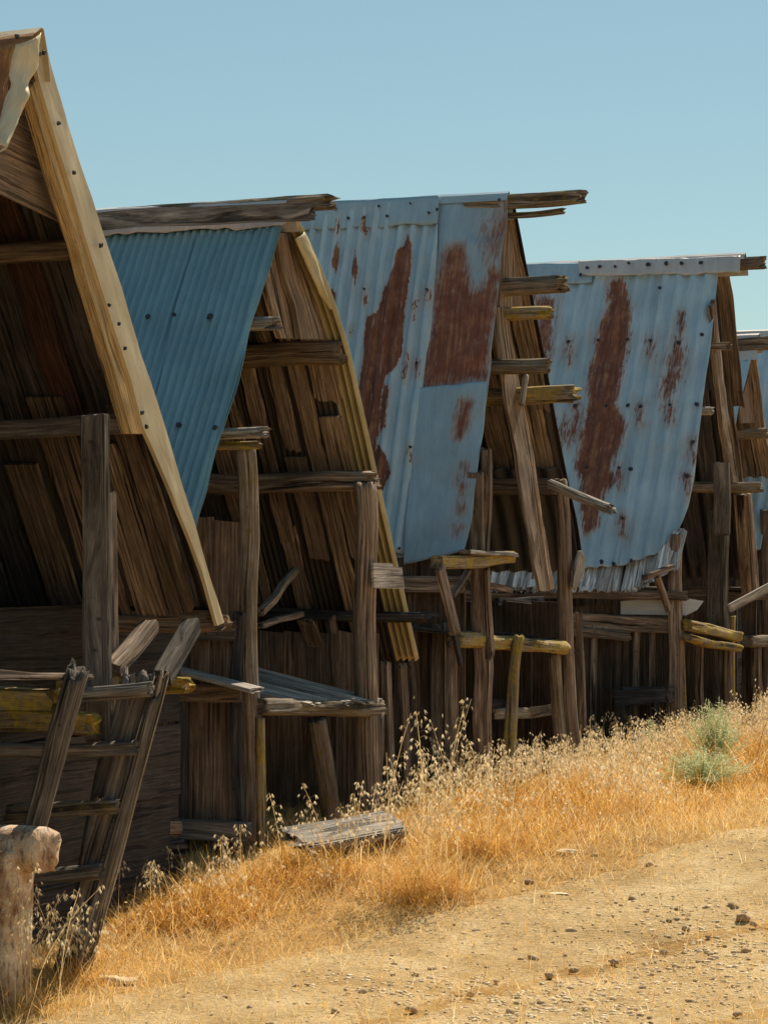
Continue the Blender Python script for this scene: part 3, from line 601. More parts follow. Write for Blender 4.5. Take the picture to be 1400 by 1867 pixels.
# walls
wb = G(432, 1500, 0)+U*.05
wall_v('near_side_wall', S2, W_WALL, wb, -2.8, -.02, -.1, EYE+.20, bw=.36)
sweepers = MB()
for px_ in (335, 432):
    q = onplane(px_, 1400, wb-U*.03, -U); sweep(sweepers, np.array([q[0], q[1], .35]), np.array([q[0], q[1], EYE-.42]), .07, .05, n=8, hint=U)
sweepers.build('wall_batten', W_DARK, S2)
q = onplane(330, 1512, wb-U*.08, -U); mb = MB(); sweep(mb, q-V*1.5, q+V*.5, .08, .14, n=6, hint=ZZ); mb.build('sill_beam', W_GREY, S2)
q = onplane(385, 1262, wb-U*.05, -U); mb = MB(); sweep(mb, q-V*1.6, q+V*.22, .06, .12, n=6, hint=ZZ); mb.build('wall_rail', W_BROWN, S2)
q = onplane(410, 1150, wb-U*.05, -U); mb = MB(); sweep(mb, q-V*1.6, q+V*.08, .06, .13, n=6, hint=ZZ); mb.build('wall_rail', W_GREY, S2)
wall_v('far_side_wall', S2, W_WALL, G(706, 1400, 0)+U*.05, -2.8, -.1, -.0, EYE-.62, bw=.2)
closed_back(S2, N2, F2, -2.8)
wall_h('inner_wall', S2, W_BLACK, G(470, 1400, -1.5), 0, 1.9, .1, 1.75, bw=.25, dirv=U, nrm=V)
mb = MB(); strip(mb, [G(590, 1195, -.7), G(590, 1460, -.7)], [G(648, 1195, -.7), G(648, 1460, -.7)], V, .02, 12, .6); mb.build('inner_panel', W_BROWN, S2)

for (a, b_, c_, d_, w_, h_, dv_, m_) in ((600, 1130, 612, 1200, .11, .03, -.5, W_BROWN), (560, 1135, 585, 1195, .13, .03, -.6, W_WARM), (650, 1195, 655, 1440, .16, .03, -.35, W_WALLD), (705, 1210, 712, 1460, .10, .05, -.1, W_BROWN), (735, 1215, 738, 1450, .14, .03, -.12, W_WALL), (480, 1330, 560, 1318, .03, .07, -1.3, W_DARK), (490, 1420, 640, 1400, .04, .08, -1.2, W_DARK)):
    plank('loose_board', S2, m_, G(a, b_, dv_), G(c_, d_, dv_), w_, h_, jag0=.03, jag1=.04, groove=.15)
# work table of the second shed
TB = G(580, 1480); T2 = thing('work_table', (TB[0], TB[1], float(ground_z(TB[0], TB[1]))), 'sloping plank work table between the two round posts of the teal roofed shed', 'table')
fa, fb = G(575, 1283, .18), G(695, 1278, .12); ba = onplane(245, 1197, fa, U); ba = fa-V*1.50+ZZ*.30; bb = fb-V*1.50+ZZ*.32
mb = MB(); n_ = 7
for k in range(n_):
    t0_, t1_ = k/n_+.006, (k+1)/n_-.006; c0 = fa+(fb-fa)*(t0_+t1_)/2; c1 = ba+(bb-ba)*(t0_+t1_)/2; w_ = np.linalg.norm(fb-fa)*(t1_-t0_)*.96
    sweep(mb, c1, c0+V*random.uniform(-.10, .05)+ZZ*random.uniform(-.004, .006), w_, .026, n=10, N=20, rough=.03, jag1=.04, wob=.004)
sweep(mb, ba-U*.07-ZZ*.01, fa-U*.05-V*.02+ZZ*.0, .13, .026, n=10, N=20, rough=.03, jag1=.05)
mb.build('top_boards', W_PALE, T2)
wq = G(432, 1500, 0)-U*.12; qa = onplane(245, 1200, wq, -U); qb = onplane(470, 1258, wq, -U)
mb = MB(); sweep(mb, qa, qb, .22, .03, n=10, N=20, rough=.03, wob=.004); mb.build('side_board', W_PALE, T2)
log('front_log', T2, W_LICHD, G(472, 1290, .10), G(692, 1292, .08), .125, .11, n=3, rough=.12, groove=.25, jag1=.03, hint=ZZ)
log('back_rail', T2, W_GREY, G(472, 1290, -1.2)+ZZ*.22, G(692, 1292, -1.2)+ZZ*.22, .09, hint=ZZ)
gpost('leg', T2, W_LICHD, (577, 1312), (604, 1495), 34, dv=.06, bend=(-.03, 0))
gpost('leg', T2, W_LICH, (473, 1310), (478, 1560), 17, dv=.10)
gpost('leg', T2, W_BROWN, (684, 1300), (683, 1480), 26, dv=.10)

# ------------------------------------------------------------------ third shed (rust streaked galvanised and flat blue sheets)
random.seed(303)
B3 = G(960, 1400); S3 = thing('shed', (B3[0], B3[1], float(ground_z(B3[0], B3[1]))), 'middle shed with a flat blue grey sheet and four purlin ends sticking out', 'shed', GROUP)
F3 = [(932, 372), (946, 440), (958, 505), (975, 590), (992, 680), (1010, 780), (1030, 880), (1048, 960), (1058, 1040)]
E3 = [(926, 352), (919, 430), (912, 500), (900, 600), (888, 700), (878, 800), (867, 880), (857, 950), (846, 1004)]
N3 = [(927, 362), (912, 500), (888, 700), (867, 880), (846, 1000)]
pl3 = near_plane((926, 356), (846, 1004))
R3a = [([(a-3, b_-2), (a+3, b_-2), (a+2, b_+26), (a-2, b_+20)], .3) for a, b_ in ((664, 527), (778, 528), (760, 662), (748, 815), (612, 398), (664, 400))]+[[(743, 425), (750, 440), (748, 500), (738, 560), (733, 640), (722, 668), (700, 690), (694, 730), (690, 790), (683, 830), (668, 850), (650, 790), (655, 700), (662, 640), (668, 580), (688, 568), (700, 530), (716, 490), (722, 455), (736, 450)],
       [(690, 808), (706, 835), (712, 862), (695, 900), (684, 925), (674, 880), (678, 840)], ([(616, 440), (620, 470), (612, 500), (604, 480)], .8), ([(648, 455), (652, 500), (646, 530), (642, 500)], .7),
       ([(604, 520), (612, 540), (606, 570), (600, 545)], .8), ([(602, 560), (612, 575), (606, 610), (598, 590)], .7), ([(698, 702), (712, 706), (700, 780), (690, 790)], .6), ([(756, 540), (760, 560), (755, 590), (752, 570)], .5), ([(640, 592), (642, 612), (636, 615)], .5), ([(742, 640), (745, 650), (738, 700), (735, 690)], .5)]
sheet('near_roof_sheet', S3, M_GALV, pl3, [(470, 395), (330, 1010)], [(800, 358), (798, 460), (785, 600), (768, 760), (755, 880), (738, 1007)], off=.03, pitch=.115, amp=.021, rust=R3a, soft=9, warp=.012)
R3b = [([(815, 450), (845, 445), (852, 490), (862, 530), (880, 520), (898, 480), (912, 500), (905, 560), (896, 600), (886, 692), (850, 698), (766, 712), (772, 660), (785, 590), (795, 520), (806, 470)], 1.), ([(893, 420), (925, 380), (924, 420), (912, 460), (896, 470)], .35),
       ([(838, 728), (861, 730), (856, 770), (842, 800), (828, 800), (833, 760)], .8), ([(847, 850), (850, 852), (847, 866)], .6), ([(840, 885), (850, 886), (842, 908)], .8), ([(838, 925), (845, 926), (839, 934)], .8), ([(832, 962), (839, 962), (834, 972)], .8)]
sheet('flat_roof_sheet', S3, M_FLATR, pl3, [(800, 357), (797, 460), (782, 600), (764, 760), (745, 900), (704, 1018)], E3, off=.016, rust=R3b, soft=30, warp=.022, ns=110, nv=60)
sheet('overlapped_flat_sheet', S3, M_FLAT, pl3, [(768, 706), (764, 740)], [(889, 694), (884, 740)], off=.022, warp=.004, ns=6, nv=30) if False else None
sheet('lower_flat_sheet', S3, M_FLATR, pl3, [(760, 708), (742, 900), (735, 1028)], [(888, 696), (878, 800), (867, 880), (857, 950), (846, 1004)], off=.026, rust=R3b[2:], soft=22, warp=.015, ns=70, nv=40)
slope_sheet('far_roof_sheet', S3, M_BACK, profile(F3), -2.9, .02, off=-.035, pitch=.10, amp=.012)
slope_boards('roof_boards', S3, W_WARM, profile(F3), [(-.20, -.02, .02, .55), (-.42, -.08, .5, .97, ), (-.42, -.22, .0, .5), (-.66, -.45, .1, .97), (-1.05, -.95, .3, .98)], off=.0, wob=.009, vars=[.6, .75, .5, .3, .3])
slope_boards('roof_boards', S3, W_DARK, profile(F3), [(-.9-.24*k-.2, -.9-.24*k, .03, .98) for k in range(8)], off=.02, wob=.009)  # deep boards, shade of the interior put into their colour
slope_sheet('wall_lining_sheet', S3, metal('dark_lining_sheet', (.05, .045, .045), (.08, .075, .07), metallic=0), profile([(1022, 850), (1042, 940), (1056, 1040)]), -1.6, .015, off=.03, pitch=.16, amp=.02)
mb = MB(); sweep(mb, G(927, 372, 0)-V*2.8, vto(G(927, 372, 0), 1059)+ZZ*.03, .10, .115, n=3.4, N=34, groove=.24, jag1=.05, rough=.09); mb.build('ridge_pole', W_LICHD, S3)
mb = MB(); q = G(930, 393, .0)+U*.05; sweep(mb, q-V*.6, vto(q, 1027)+ZZ*.02, .05, .05, n=6, jag1=.03); mb.build('ridge_stick', W_LICHD, S3)
purlin('purlin', S3, W_LICHD, (930, 522), 1026, 34, dv=0, back=-.6, jag1=.05, groove=.28); purlin('purlin', S3, W_LICH, (932, 571), 1003, 25, dv=0., back=-.6)
purlin('purlin', S3, W_LICHD, (915, 668), 998, 28, dv=0, back=-.6, jag1=.04, groove=.28); purlin('purlin', S3, W_LICH, (950, 722), 1043, 32, dv=.05, back=-.5, jag1=.07)
log('stub', S3, W_PALE, G(952, 738, .12), G(958, 686, .12), .055, .05, rough=.14, groove=.3, jag1=.03)
purlin('tie_beam', S3, W_BROWN, (1000, 885), 1012, 30, dv=-.03, back=-1.2, n=6)
mb = MB(); sweep(mb, G(1000, 884, .05), G(1112, 928, .75), .075, .085, n=2.6, N=30, groove=.2, jag1=.07); mb.build('leaning_pole', W_PALE, S3)
def tilt_strip(name, par, mat, A, B, d0, d1, th, var):
    mb = MB(); n_ = len(A); dd = np.linspace(d0, d1, n_); strip(mb, [G(*p, d) for p, d in zip(A, dd)], [G(*p, d) for p, d in zip(B, dd)], V, th, 40, var, .006); return mb.build(name, mat, par)
tilt_strip('rafter', S3, W_BROWN, [(922, 560), (932, 640), (945, 720), (966, 820), (984, 950), (1003, 1078)], [(903, 560), (911, 640), (921, 720), (940, 820), (960, 950), (984, 1078)], -.04, .12, .03, .62)
tilt_strip('rafter', S3, W_WARM, [(926, 560), (937, 640), (951, 720), (972, 820), (990, 950), (1010, 1072)], [(922, 560), (932, 640), (945, 720), (966, 820), (984, 950), (1003, 1076)], -.035, .125, .09, .85)
gable_strip('rafter', S3, W_WARM, [(935, 385), (945, 440), (955, 520), (962, 560)], [(927, 390), (918, 440), (912, 520), (910, 560)], -.05, .04, var=.45)
gpost('post', S3, W_BROWN, (868, 862), (884, 1440), 30, dv=.02, n=7, taper=.9); gpost('post', S3, W_BROWN, (883, 820), (889, 1200), 17, dv=.08, n=8, toground=False)
gpost('post', S3, W_BROWN, (1022, 876), (1043, 1345), 30, dv=.05, taper=.82)
mb = MB(); sweep(mb, G(798, 1025, .10), G(930, 1018, .12), .10, .10, n=6, hint=ZZ); mb.build('eave_board', W_LICH, S3)
mb = MB(); sweep(mb, G(845, 1008, .14), G(934, 1014, .16), .10, .035, n=6, hint=ZZ, jag1=.05); mb.build('eave_board', W_PALE, S3)
plank('hanging_board', S3, W_BROWN, G(803, 1035, .14), G(826, 1150, .16), .13, .035, jag1=.05); plank('hanging_board', S3, W_DARK, G(820, 1120, .12), G(836, 1210, .12), .06, .03, jag1=.06)
plank('brace', S3, W_BROWN, G(822, 1082, .06), G(852, 1040, .02), .05, .04)
plank('hanging_board', S3, W_BROWN, G(895, 1190, .10), G(886, 1040, .10), .075, .03, jag0=.07)
gable_strip('splintered_board', S3, W_PALE, [(1060, 1004), (1068, 1020), (1064, 1045), (1050, 1075)], [(1056, 1005), (1050, 1025), (1046, 1050), (1044, 1070)], .16, .02)
wb = G(842, 1500, 0)+U*.06
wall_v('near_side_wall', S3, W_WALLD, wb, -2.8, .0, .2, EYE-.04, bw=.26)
q = onplane(780, 1066, wb-U*.06, -U); mb = MB(); sweep(mb, q-V*1.2, q+V*.3, .05, .13, n=6, hint=ZZ); mb.build('wall_rail', W_BROWN, S3)
q = onplane(770, 1128, wb-U*.06, -U); mb = MB(); sweep(mb, q-V*1.2, q+V*.38-ZZ*.12, .25, .03, n=9, hint=ZZ); mb.build('wall_shelf', W_GREY, S3)
mb = MB()
for px_ in (752, 797, 822): q = onplane(px_, 1400, wb-U*.05, -U); sweep(mb, np.array([q[0], q[1], .4]), np.array([q[0], q[1], EYE-.6]), .10, .05, n=6, hint=U)
mb.build('wall_batten', W_BROWN, S3)
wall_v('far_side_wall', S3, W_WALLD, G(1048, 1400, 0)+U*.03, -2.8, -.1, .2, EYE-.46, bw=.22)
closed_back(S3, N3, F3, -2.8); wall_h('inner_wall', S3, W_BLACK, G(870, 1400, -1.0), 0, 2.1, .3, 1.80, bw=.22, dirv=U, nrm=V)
# ridge caps of corrugated shed three
sheet('ridge_cap', S3, M_FLAT, pl3, [(440, 377), (440, 425)], [(801, 356), (797, 407)], off=.05, warp=.012, ns=8, nv=120)
mb = MB(); cz = []
for dv in np.linspace(.01, -2.7, 50):
    c0 = G(926, 353, 0)+V*dv; cz.append([c0+U*a+ZZ*(b_+.006*noise(dv*3, a*8, 0, 18)) for a, b_ in ((-.05, -.06), (-.03, .0), (.0, .02), (.05, -.05), (.10, -.2))])
cz = np.array(cz); mb.add(cz.reshape(-1, 3), [(i*5+j, i*5+j+1, (i+1)*5+j+1, (i+1)*5+j) for i in range(49) for j in range(4)], np.stack(np.broadcast_arrays(np.linspace(0, 3, 50)[:, None], np.arange(5)[None]*.05), -1).reshape(-1, 2), .5, rust=np.full(250, -.9))
mb.build('ridge_cap', M_FLAT, S3, solid=.004)
nails(S3, pl3, [(612, 381), (691, 376), (748, 371), (635, 398), (664, 396), (706, 394), (782, 388), (797, 382), (910, 364), (664, 527), (778, 528), (760, 662), (748, 815), (728, 1000)], off=.062, r=.014)
for (a, b_, c_, d_, w_, h_, dv_, m_) in ((905, 1100, 990, 1092, .03, .07, -.7, W_DARK), (985, 1120, 990, 1340, .12, .03, -.5, W_WALLD), (850, 1060, 930, 1075, .04, .06, -.5, W_BROWN), (960, 1200, 965, 1330, .08, .03, -.8, W_DARK), (830, 1280, 1000, 1290, .04, .09, -.6, W_DARK), (1055, 1120, 1062, 1330, .07, .05, -.1, W_BROWN)):
    plank('loose_board', S3, m_, G(a, b_, dv_), G(c_, d_, dv_), w_, h_, jag0=.03, jag1=.04, groove=.15)
# bench beside it
q = G(930, 1400); T3 = thing('log_bench', (q[0], q[1], float(ground_z(q[0], q[1]))), 'yellow lichened log bench between the posts of the middle shed', 'bench')
log('seat_log', T3, W_LICH, G(828, 1165, .0), G(1024, 1178, .06), .135, .12, n=3, rough=.12, groove=.28, jag0=.03, jag1=.04, hint=ZZ)
mb = MB()
for k in range(9): c0 = G(895+15*k, 1156+1.6*k, -.1); sweep(mb, c0-V*.9+ZZ*.02, c0+V*random.uniform(.05, .13)+ZZ*random.uniform(-.01, .01), .085, .03, n=6, N=16, jag1=.05)
mb.build('top_boards', W_DARK, T3)
gpost('leg', T3, W_LICH, (942, 1160), (928, 1395), 25, dv=.12, taper=.8); gpost('leg', T3, W_LICHD, (1012, 1190), (1020, 1340), 22, dv=.02)
mb = MB(); sweep(mb, G(900, 1300, -.2), G(1022, 1294, -.2), .05, .09, n=7, hint=ZZ); mb.build('stretcher', W_LICHD, T3)

# ------------------------------------------------------------------ fourth shed (broad rust streak)
random.seed(404)
B4 = G(1290, 1310); S4 = thing('shed', (B4[0], B4[1], float(ground_z(B4[0], B4[1]))), 'shed with broad rust streak down its nailed roof and wooden shakes below', 'shed', GROUP)
F4 = [(1324, 496), (1333, 540), (1343, 640), (1352, 740), (1366, 850), (1378, 940), (1392, 1060)]
E4 = [(1307, 490), (1301, 560), (1293, 640), (1283, 720), (1272, 800), (1264, 870), (1254, 925), (1243, 955), (1228, 978), (1196, 1003), (1176, 1024), (1160, 1034)]
N4 = [(1312, 480), (1293, 640), (1272, 800), (1235, 985)]
pl4 = near_plane((1308, 484), (1228, 985))
R4 = [([(a-4, b_-2), (a+4, b_-2), (a+2, b_+34), (a-3, b_+26)], .28) for a, b_ in ((1090, 620), (1036, 623), (1185, 621), (1236, 625), (1220, 738), (1167, 741), (1048, 740), (1128, 853), (1262, 806), (1252, 868), (1134, 945))]+[([(1108, 512), (1136, 505), (1150, 560), (1146, 620), (1134, 680), (1122, 740), (1140, 772), (1136, 800), (1112, 850), (1122, 880), (1100, 900), (1088, 960), (1066, 978), (1058, 930), (1060, 880), (1048, 850), (1060, 790), (1072, 740), (1070, 700), (1084, 640), (1094, 590), (1108, 560)], .55),
      ([(1236, 570), (1246, 570), (1246, 600), (1238, 620)], .5), ([(1228, 620), (1244, 640), (1238, 690), (1216, 730), (1206, 720), (1218, 670)], .22), ([(975, 540), (1012, 545), (1000, 650), (984, 700), (978, 600)], .3), ([(1020, 780), (1060, 760), (1050, 800), (1020, 800)], .15)]
sheet('near_roof_sheet', S4, M_GALV4, pl4, [(880, 492), (790, 1040)], [(1208, 497), (1190, 620), (1172, 740), (1150, 880), (1130, 1034)], off=.02, pitch=.150, amp=.019, rust=R4, soft=14, warp=.012, ns=120)
sheet('lapped_roof_sheet', S4, M_GALV4, pl4, [(1206, 497), (1187, 620), (1167, 740), (1146, 880), (1128, 1032)], E4[:9]+[(1190, 1012)], off=.045, pitch=.150, amp=.019, rust=R4, soft=14, warp=.012, ns=120)
nails(S4, pl4, [(1036, 623), (1090, 620), (1143, 619), (1185, 621), (1236, 625), (1279, 610), (1048, 740), (1104, 740), (1144, 739), (1167, 741), (1220, 738), (1269, 737), (1068, 852), (1128, 853), (1149, 855), (1262, 806), (1134, 945), (1252, 868), (1096, 1024), (1118, 1028), (1150, 1022), (1202, 525)], off=.062, r=.026)
sheet('ridge_cap', S4, M_FLAT, pl4, [(880, 482), (880, 516)], [(1080, 478), (1078, 516)], off=.055, warp=.01, ns=8, nv=60)
sheet('ridge_cap', S4, M_PINK, pl4, [(1054, 476), (1056, 503)], [(1349, 466), (1348, 497)], off=.075, warp=.012, ns=8, nv=80, amp=0)
nails(S4, pl4, [(1058, 501), (1070, 488), (1093, 486), (1121, 486), (1146, 480), (1181, 482), (1214, 480), (1242, 480), (1277, 479)], off=.095, r=.026)
mb = MB(); cz = []
for dv in np.linspace(.28, -2.7, 50):
    c0 = G(1310, 467, 0)+V*dv; cz.append([c0+U*a+ZZ*(b_+.006*noise(dv*3, a*8, 0, 28)) for a, b_ in ((-.05, -.05), (-.03, .0), (.0, .02), (.05, -.05), (.10, -.2))])
cz = np.array(cz); mb.add(cz.reshape(-1, 3), [(i*5+j, i*5+j+1, (i+1)*5+j+1, (i+1)*5+j) for i in range(49) for j in range(4)], np.stack(np.broadcast_arrays(np.linspace(0, 3, 50)[:, None], np.arange(5)[None]*.05), -1).reshape(-1, 2), .5, rust=np.full(250, -.9))
mb.build('ridge_cap', M_PINK, S4, solid=.004)
mb = MB(); sweep(mb, G(1312, 482, 0)-V*2.8, vto(G(1312, 482, 0), 1391), .12, .13, n=4, N=34, groove=.2, jag1=.04, rough=.08); mb.build('ridge_pole', W_LICHD, S4)
slope_sheet('far_roof_sheet', S4, M_BACK, profile(F4), -2.9, -.15, off=-.035, pitch=.12, amp=.012)
slope_boards('roof_boards', S4, W_WARM, profile(F4), [(-.14, .02, .0, .45), (-.28, -.10, .42, .99)], off=.0, wob=.009, vars=[.2, .2], endj=.03)
slope_boards('roof_boards', S4, W_DARK, profile(F4), [(-.40, -.16, .0, .4), (-.56, -.36, .1, .95)]+[(-.62-.24*k-.2, -.62-.24*k, .03, .98) for k in range(9)], off=.0, wob=.009, endj=.03)  # inner boards use darker wood as painted shade under the roof
gable_strip('rafter', S4, W_BROWN, [(1304, 545), (1316, 660), (1330, 770), (1346, 880)], [(1298, 560), (1304, 660), (1316, 770), (1335, 880)], .05, .05, var=.6)
purlin('purlin', S4, W_BROWN, (1290, 632), 1328, 14, dv=-.03, back=-1, n=6); purlin('purlin', S4, W_PALE, (1270, 750), 1297, 16, dv=-.05, back=-1)
purlin('purlin', S4, W_LICHD, (1366, 888), 1385, 20, dv=.02); purlin('tie_beam', S4, W_BROWN, (1392, 1082), 1412, 24, dv=-.02, n=6)
gpost('post', S4, W_GREY, (1316, 845), (1314, 975), 30, dv=.12, n=8, dpx=12, toground=False); gpost('post', S4, W_GREY, (1306, 930), (1316, 1350), 36, dv=.03, n=7, taper=.95)
gpost('post', S4, W_BROWN, (1231, 975), (1228, 1345), 27, dv=.05, n=5, taper=.75); gpost('post', S4, W_LICH, (1244, 1150), (1249, 1350), 9, dv=.03); gpost('post', S4, W_LICH, (1334, 1125), (1336, 1350), 10, dv=.02)
gpost('post', S4, W_BROWN, (1352, 900), (1368, 1080), 30, dv=-.1, n=7, toground=False)
plank('brace', S4, W_BROWN, G(1196, 1048, .06), G(1216, 1112, .08), .07, .05); plank('eave_board', S4, W_BROWN, G(1176, 1050, .05), G(1224, 1032, .12), .06, .05)
mb = MB(); q0 = onplane(905, 1072, pl4[0]-pl4[1]*.03, pl4[1]); dsl = np.cross(pl4[1], V); dsl *= -1 if dsl[2] > 0 else 1; v = 0
for lay in (0, 1, 2):
    v = -.02*lay
    while True:
        c0 = q0+V*v; px_ = 700+F*c0[0]/c0[1]
        if px_ > 1234: break
        w_ = random.choice([.03, .045, .06, .08, .11]); rise = float(sstep(1150, 1228, px_))*.24; jl = random.uniform(-.03, .02); flare = random.uniform(-.01, .035); sk = random.uniform(-.02, .02)
        top = c0-dsl*(.34-jl)+ZZ*rise*1.1+V*(.10*rise+sk)+pl4[1]*(-.03+.008*lay); bot = c0+dsl*(.02+jl)+ZZ*rise*.85+pl4[1]*(flare+.008*lay)+V*random.uniform(-.01, .01)
        sweep(mb, top, bot, w_, .014, n=7, N=16, hint=pl4[1], jag1=.035, rough=.06, groove=.2, seg=.06, bend=(0, random.uniform(-.015, .015)), var=random.uniform(.0, .95)); v += w_*(1.02 if lay == 0 else random.uniform(1.2, 2.5))
mb.build('shakes', W_SHAKE, S4)
mb = MB(); q = q0+U*.05+dsl*.04; sweep(mb, q-V*.6-ZZ*.02, q+V*1.95-ZZ*.02, .08, .09, n=6, hint=ZZ); mb.build('eave_beam', W_BROWN, S4)
wb = G(1222, 1500, 0)+U*.08
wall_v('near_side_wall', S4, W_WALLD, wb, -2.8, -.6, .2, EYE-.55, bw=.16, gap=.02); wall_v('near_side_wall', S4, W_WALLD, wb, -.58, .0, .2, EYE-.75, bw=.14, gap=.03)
q = onplane(1130, 1132, wb-U*.06, -U); mb = MB(); sweep(mb, q-V*1.3+ZZ*.02, q+V*.5-ZZ*.05, .06, .16, n=6, hint=ZZ); mb.build('wall_rail', W_BROWN, S4)
q = onplane(1120, 1160, wb-U*.09, -U); mb = MB(); sweep(mb, q-V*.5+ZZ*.03, q+V*.15, .05, .09, n=4, hint=ZZ, groove=.3); mb.build('wall_rail', W_BROWN, S4)
mb = MB()
for px_ in (1082, 1160, 1190): q = onplane(px_, 1400, wb-U*.05, -U); sweep(mb, np.array([q[0], q[1], .4]), np.array([q[0], q[1], EYE-.75]), .06, .05, n=6, hint=U)
mb.build('wall_batten', W_BROWN, S4)
mb = MB(); slab(mb, [onplane(a, b_, wb-U*.02, -U) for a, b_ in ((1131, 1096), (1180, 1092), (1245, 1090), (1282, 1096), (1270, 1112), (1250, 1122), (1131, 1120))], -U, .004, .5, along=V)
s_ = mb; s_.extra = {'rust': [np.full(s_.n, -.9)]}; mb.build('white_sheet', metal('whitish_sheet', (.50, .56, .62), (.62, .68, .74)), S4)
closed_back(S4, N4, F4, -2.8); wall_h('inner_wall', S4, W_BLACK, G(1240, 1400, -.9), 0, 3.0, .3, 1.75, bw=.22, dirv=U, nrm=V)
wall_v('far_side_wall', S4, W_WALLD, G(1392, 1400, 0)+U*.03, -2.8, -.1, .2, EYE-.4, bw=.22)
q = G(1170, 1300, .15); tr = thing('feed_trough', (q[0]-.2, q[1], float(ground_z(q[0], q[1]))), 'dark wooden trough on short legs before the boards of the rust streaked shed', 'trough')
qa, qb = onplane(1122, 1272, wb-U*.35, -U), onplane(1213, 1268, wb-U*.35, -U); plank('side_board', tr, W_DARK, qa, qb, .035, .15); plank('side_board', tr, W_DARK, qa+U*.22, qb+U*.22, .035, .15)
plank('bottom_board', tr, W_DARK, qa+U*.11-ZZ*.07, qb+U*.11-ZZ*.07, .2, .03); plank('end_board', tr, W_DARK, qa-V*.01, qa+U*.22-V*.01, .03, .16, hint=ZZ); plank('end_board', tr, W_DARK, qb+V*.01, qb+U*.22+V*.01, .03, .16, hint=ZZ)
for q_ in (qa+V*.08, qb-V*.08, qa+V*.08+U*.22, qb-V*.08+U*.22): plank('leg', tr, W_DARK, np.array([q_[0], q_[1], .3]), q_-ZZ*.07, .05, .05)
# yellow bench of the fourth shed
q = G(1300, 1300); T4 = thing('timber_bench', (q[0], q[1], float(ground_z(q[0], q[1]))), 'bright yellow lichened timber bench below the rust streaked shed gable', 'bench')
log('seat_log', T4, W_LICH, G(1248, 1140, .16), G(1346, 1162, .18), .11, .10, n=5, rough=.1, groove=.25, jag1=.04, hint=ZZ)
log('seat_log', T4, W_LICH, G(1250, 1162, .20), G(1342, 1182, .22), .10, .07, n=5, rough=.1, groove=.25, jag1=.04, hint=ZZ)
for a in (1275, 1325): gpost('leg', T4, W_BROWN, (a, 1170), (a+1, 1340), 16, dv=.12)
mb = MB()
for k in range(6): c0 = G(1258+14*k, 1136+3*k, .1); sweep(mb, c0-V*.7, c0+V*random.uniform(.0, .08), .10, .03, n=6, N=16)
mb.build('top_boards', W_DARK, T4)
q = at(1330, 1112, 26.3); q2 = at(1412, 1066, 26.6); lb = thing('loose_board', (q[0], q[1], q[2]-.03), 'pale loose board slanting up to the right beside the rust streaked shed', 'board')
plank('board', lb, W_PALE, q, q2+(q2-q)*.5, .03, .085, hint=ZZ); plank('prop_pole', lb, W_BROWN, q2+(q2-q)*.35+np.array([0, .05, 0])-ZZ*2.0, q2+(q2-q)*.35+np.array([0, .05, 0]), .06, .06)

# ------------------------------------------------------------------ fifth and sixth sheds, set back at the right edge
random.seed(505)
def Gb(off): return lambda px, py, dv=0.: G(px, py, dv+off)
_G = G
OFF5 = -1.0; G = lambda px, py, dv=0.: _G(px, py, dv+OFF5)
def profile(pts, dv=0.): return [G(a, b_, dv) for a, b_ in pts]
def near_plane(top, bot):
    a = G(*top); b_ = G(*bot); e = b_-a; n = np.cross(e, V); n /= np.linalg.norm(n)
    return a, (n if n[1] < 0 else -n)
B5 = G(1400, 1300); S5 = thing('shed', (B5[0], B5[1], float(ground_z(B5[0], B5[1]))), 'set back shed near the right edge showing only a narrow brown gable', 'shed', GROUP)
F5 = [(1374, 640), (1382, 700), (1390, 770), (1402, 850), (1420, 960), (1440, 1070)]; N5 = [(1371, 640), (1360, 690), (1346, 740), (1330, 830), (1312, 930), (1296, 1010)]
pl5 = near_plane((1371, 640), (1296, 1010))
sheet('near_roof_sheet', S5, M_GALV, pl5, [(1180, 650), (1090, 1020)], N5, off=.02, pitch=.15, amp=.012)
slope_sheet('far_roof_sheet', S5, M_BACK, profile(F5), -2.9, -.05, off=-.03, pitch=.15)
slope_boards('roof_boards', S5, W_BROWN, profile(F5), ivals(.02, -2.7, .24, .02), off=0, wob=.009)
gable_poly('gable_panel', S5, W_PLY, [(1373, 645), (1386, 770), (1350, 772), (1347, 740), (1360, 700)], -.1)
purlin('purlin', S5, W_LICHD, (1386, 792), 1396, 20, dv=.02); purlin('purlin', S5, W_BROWN, (1408, 965), 1425, 22, dv=0)
mb = MB(); sweep(mb, G(1372, 628)-V*2.8, vto(G(1372, 628), 1430), .15, .16, n=6, N=30, groove=.1); mb.build('ridge_pole', W_BROWN, S5)
mb = MB(); cz = []
for dv in np.linspace(.07, -2.7, 50):
    c0 = G(1374, 612, 0)+V*dv; cz.append([c0+U*a+ZZ*(b_+.006*noise(dv*3, a*8, 0, 38)) for a, b_ in ((-.16, -.30), (-.10, -.16), (-.06, .0), (.0, .02), (.06, -.05), (.12, -.2))])
cz = np.array(cz); mb.add(cz.reshape(-1, 3), [(i*6+j, i*6+j+1, (i+1)*6+j+1, (i+1)*6+j) for i in range(49) for j in range(5)], np.stack(np.broadcast_arrays(np.linspace(0, 3, 50)[:, None], np.arange(6)[None]*.05), -1).reshape(-1, 2), .5, rust=np.full(300, -.9))
mb.build('ridge_cap', M_PINK, S5, solid=.004)
gpost('post', S5, W_BROWN, (1398, 930), (1400, 1300), 24, dv=.05); gpost('post', S5, W_BROWN, (1302, 980), (1302, 1300), 24, dv=.05); gpost('post', S5, W_BROWN, (1442, 980), (1442, 1300), 24, dv=.05)
wb = G(1302, 1500, 0)+U*.08; wall_v('near_side_wall', S5, W_WALLD, wb, -2.8, .0, .2, EYE-.3, bw=.16, gap=.02)
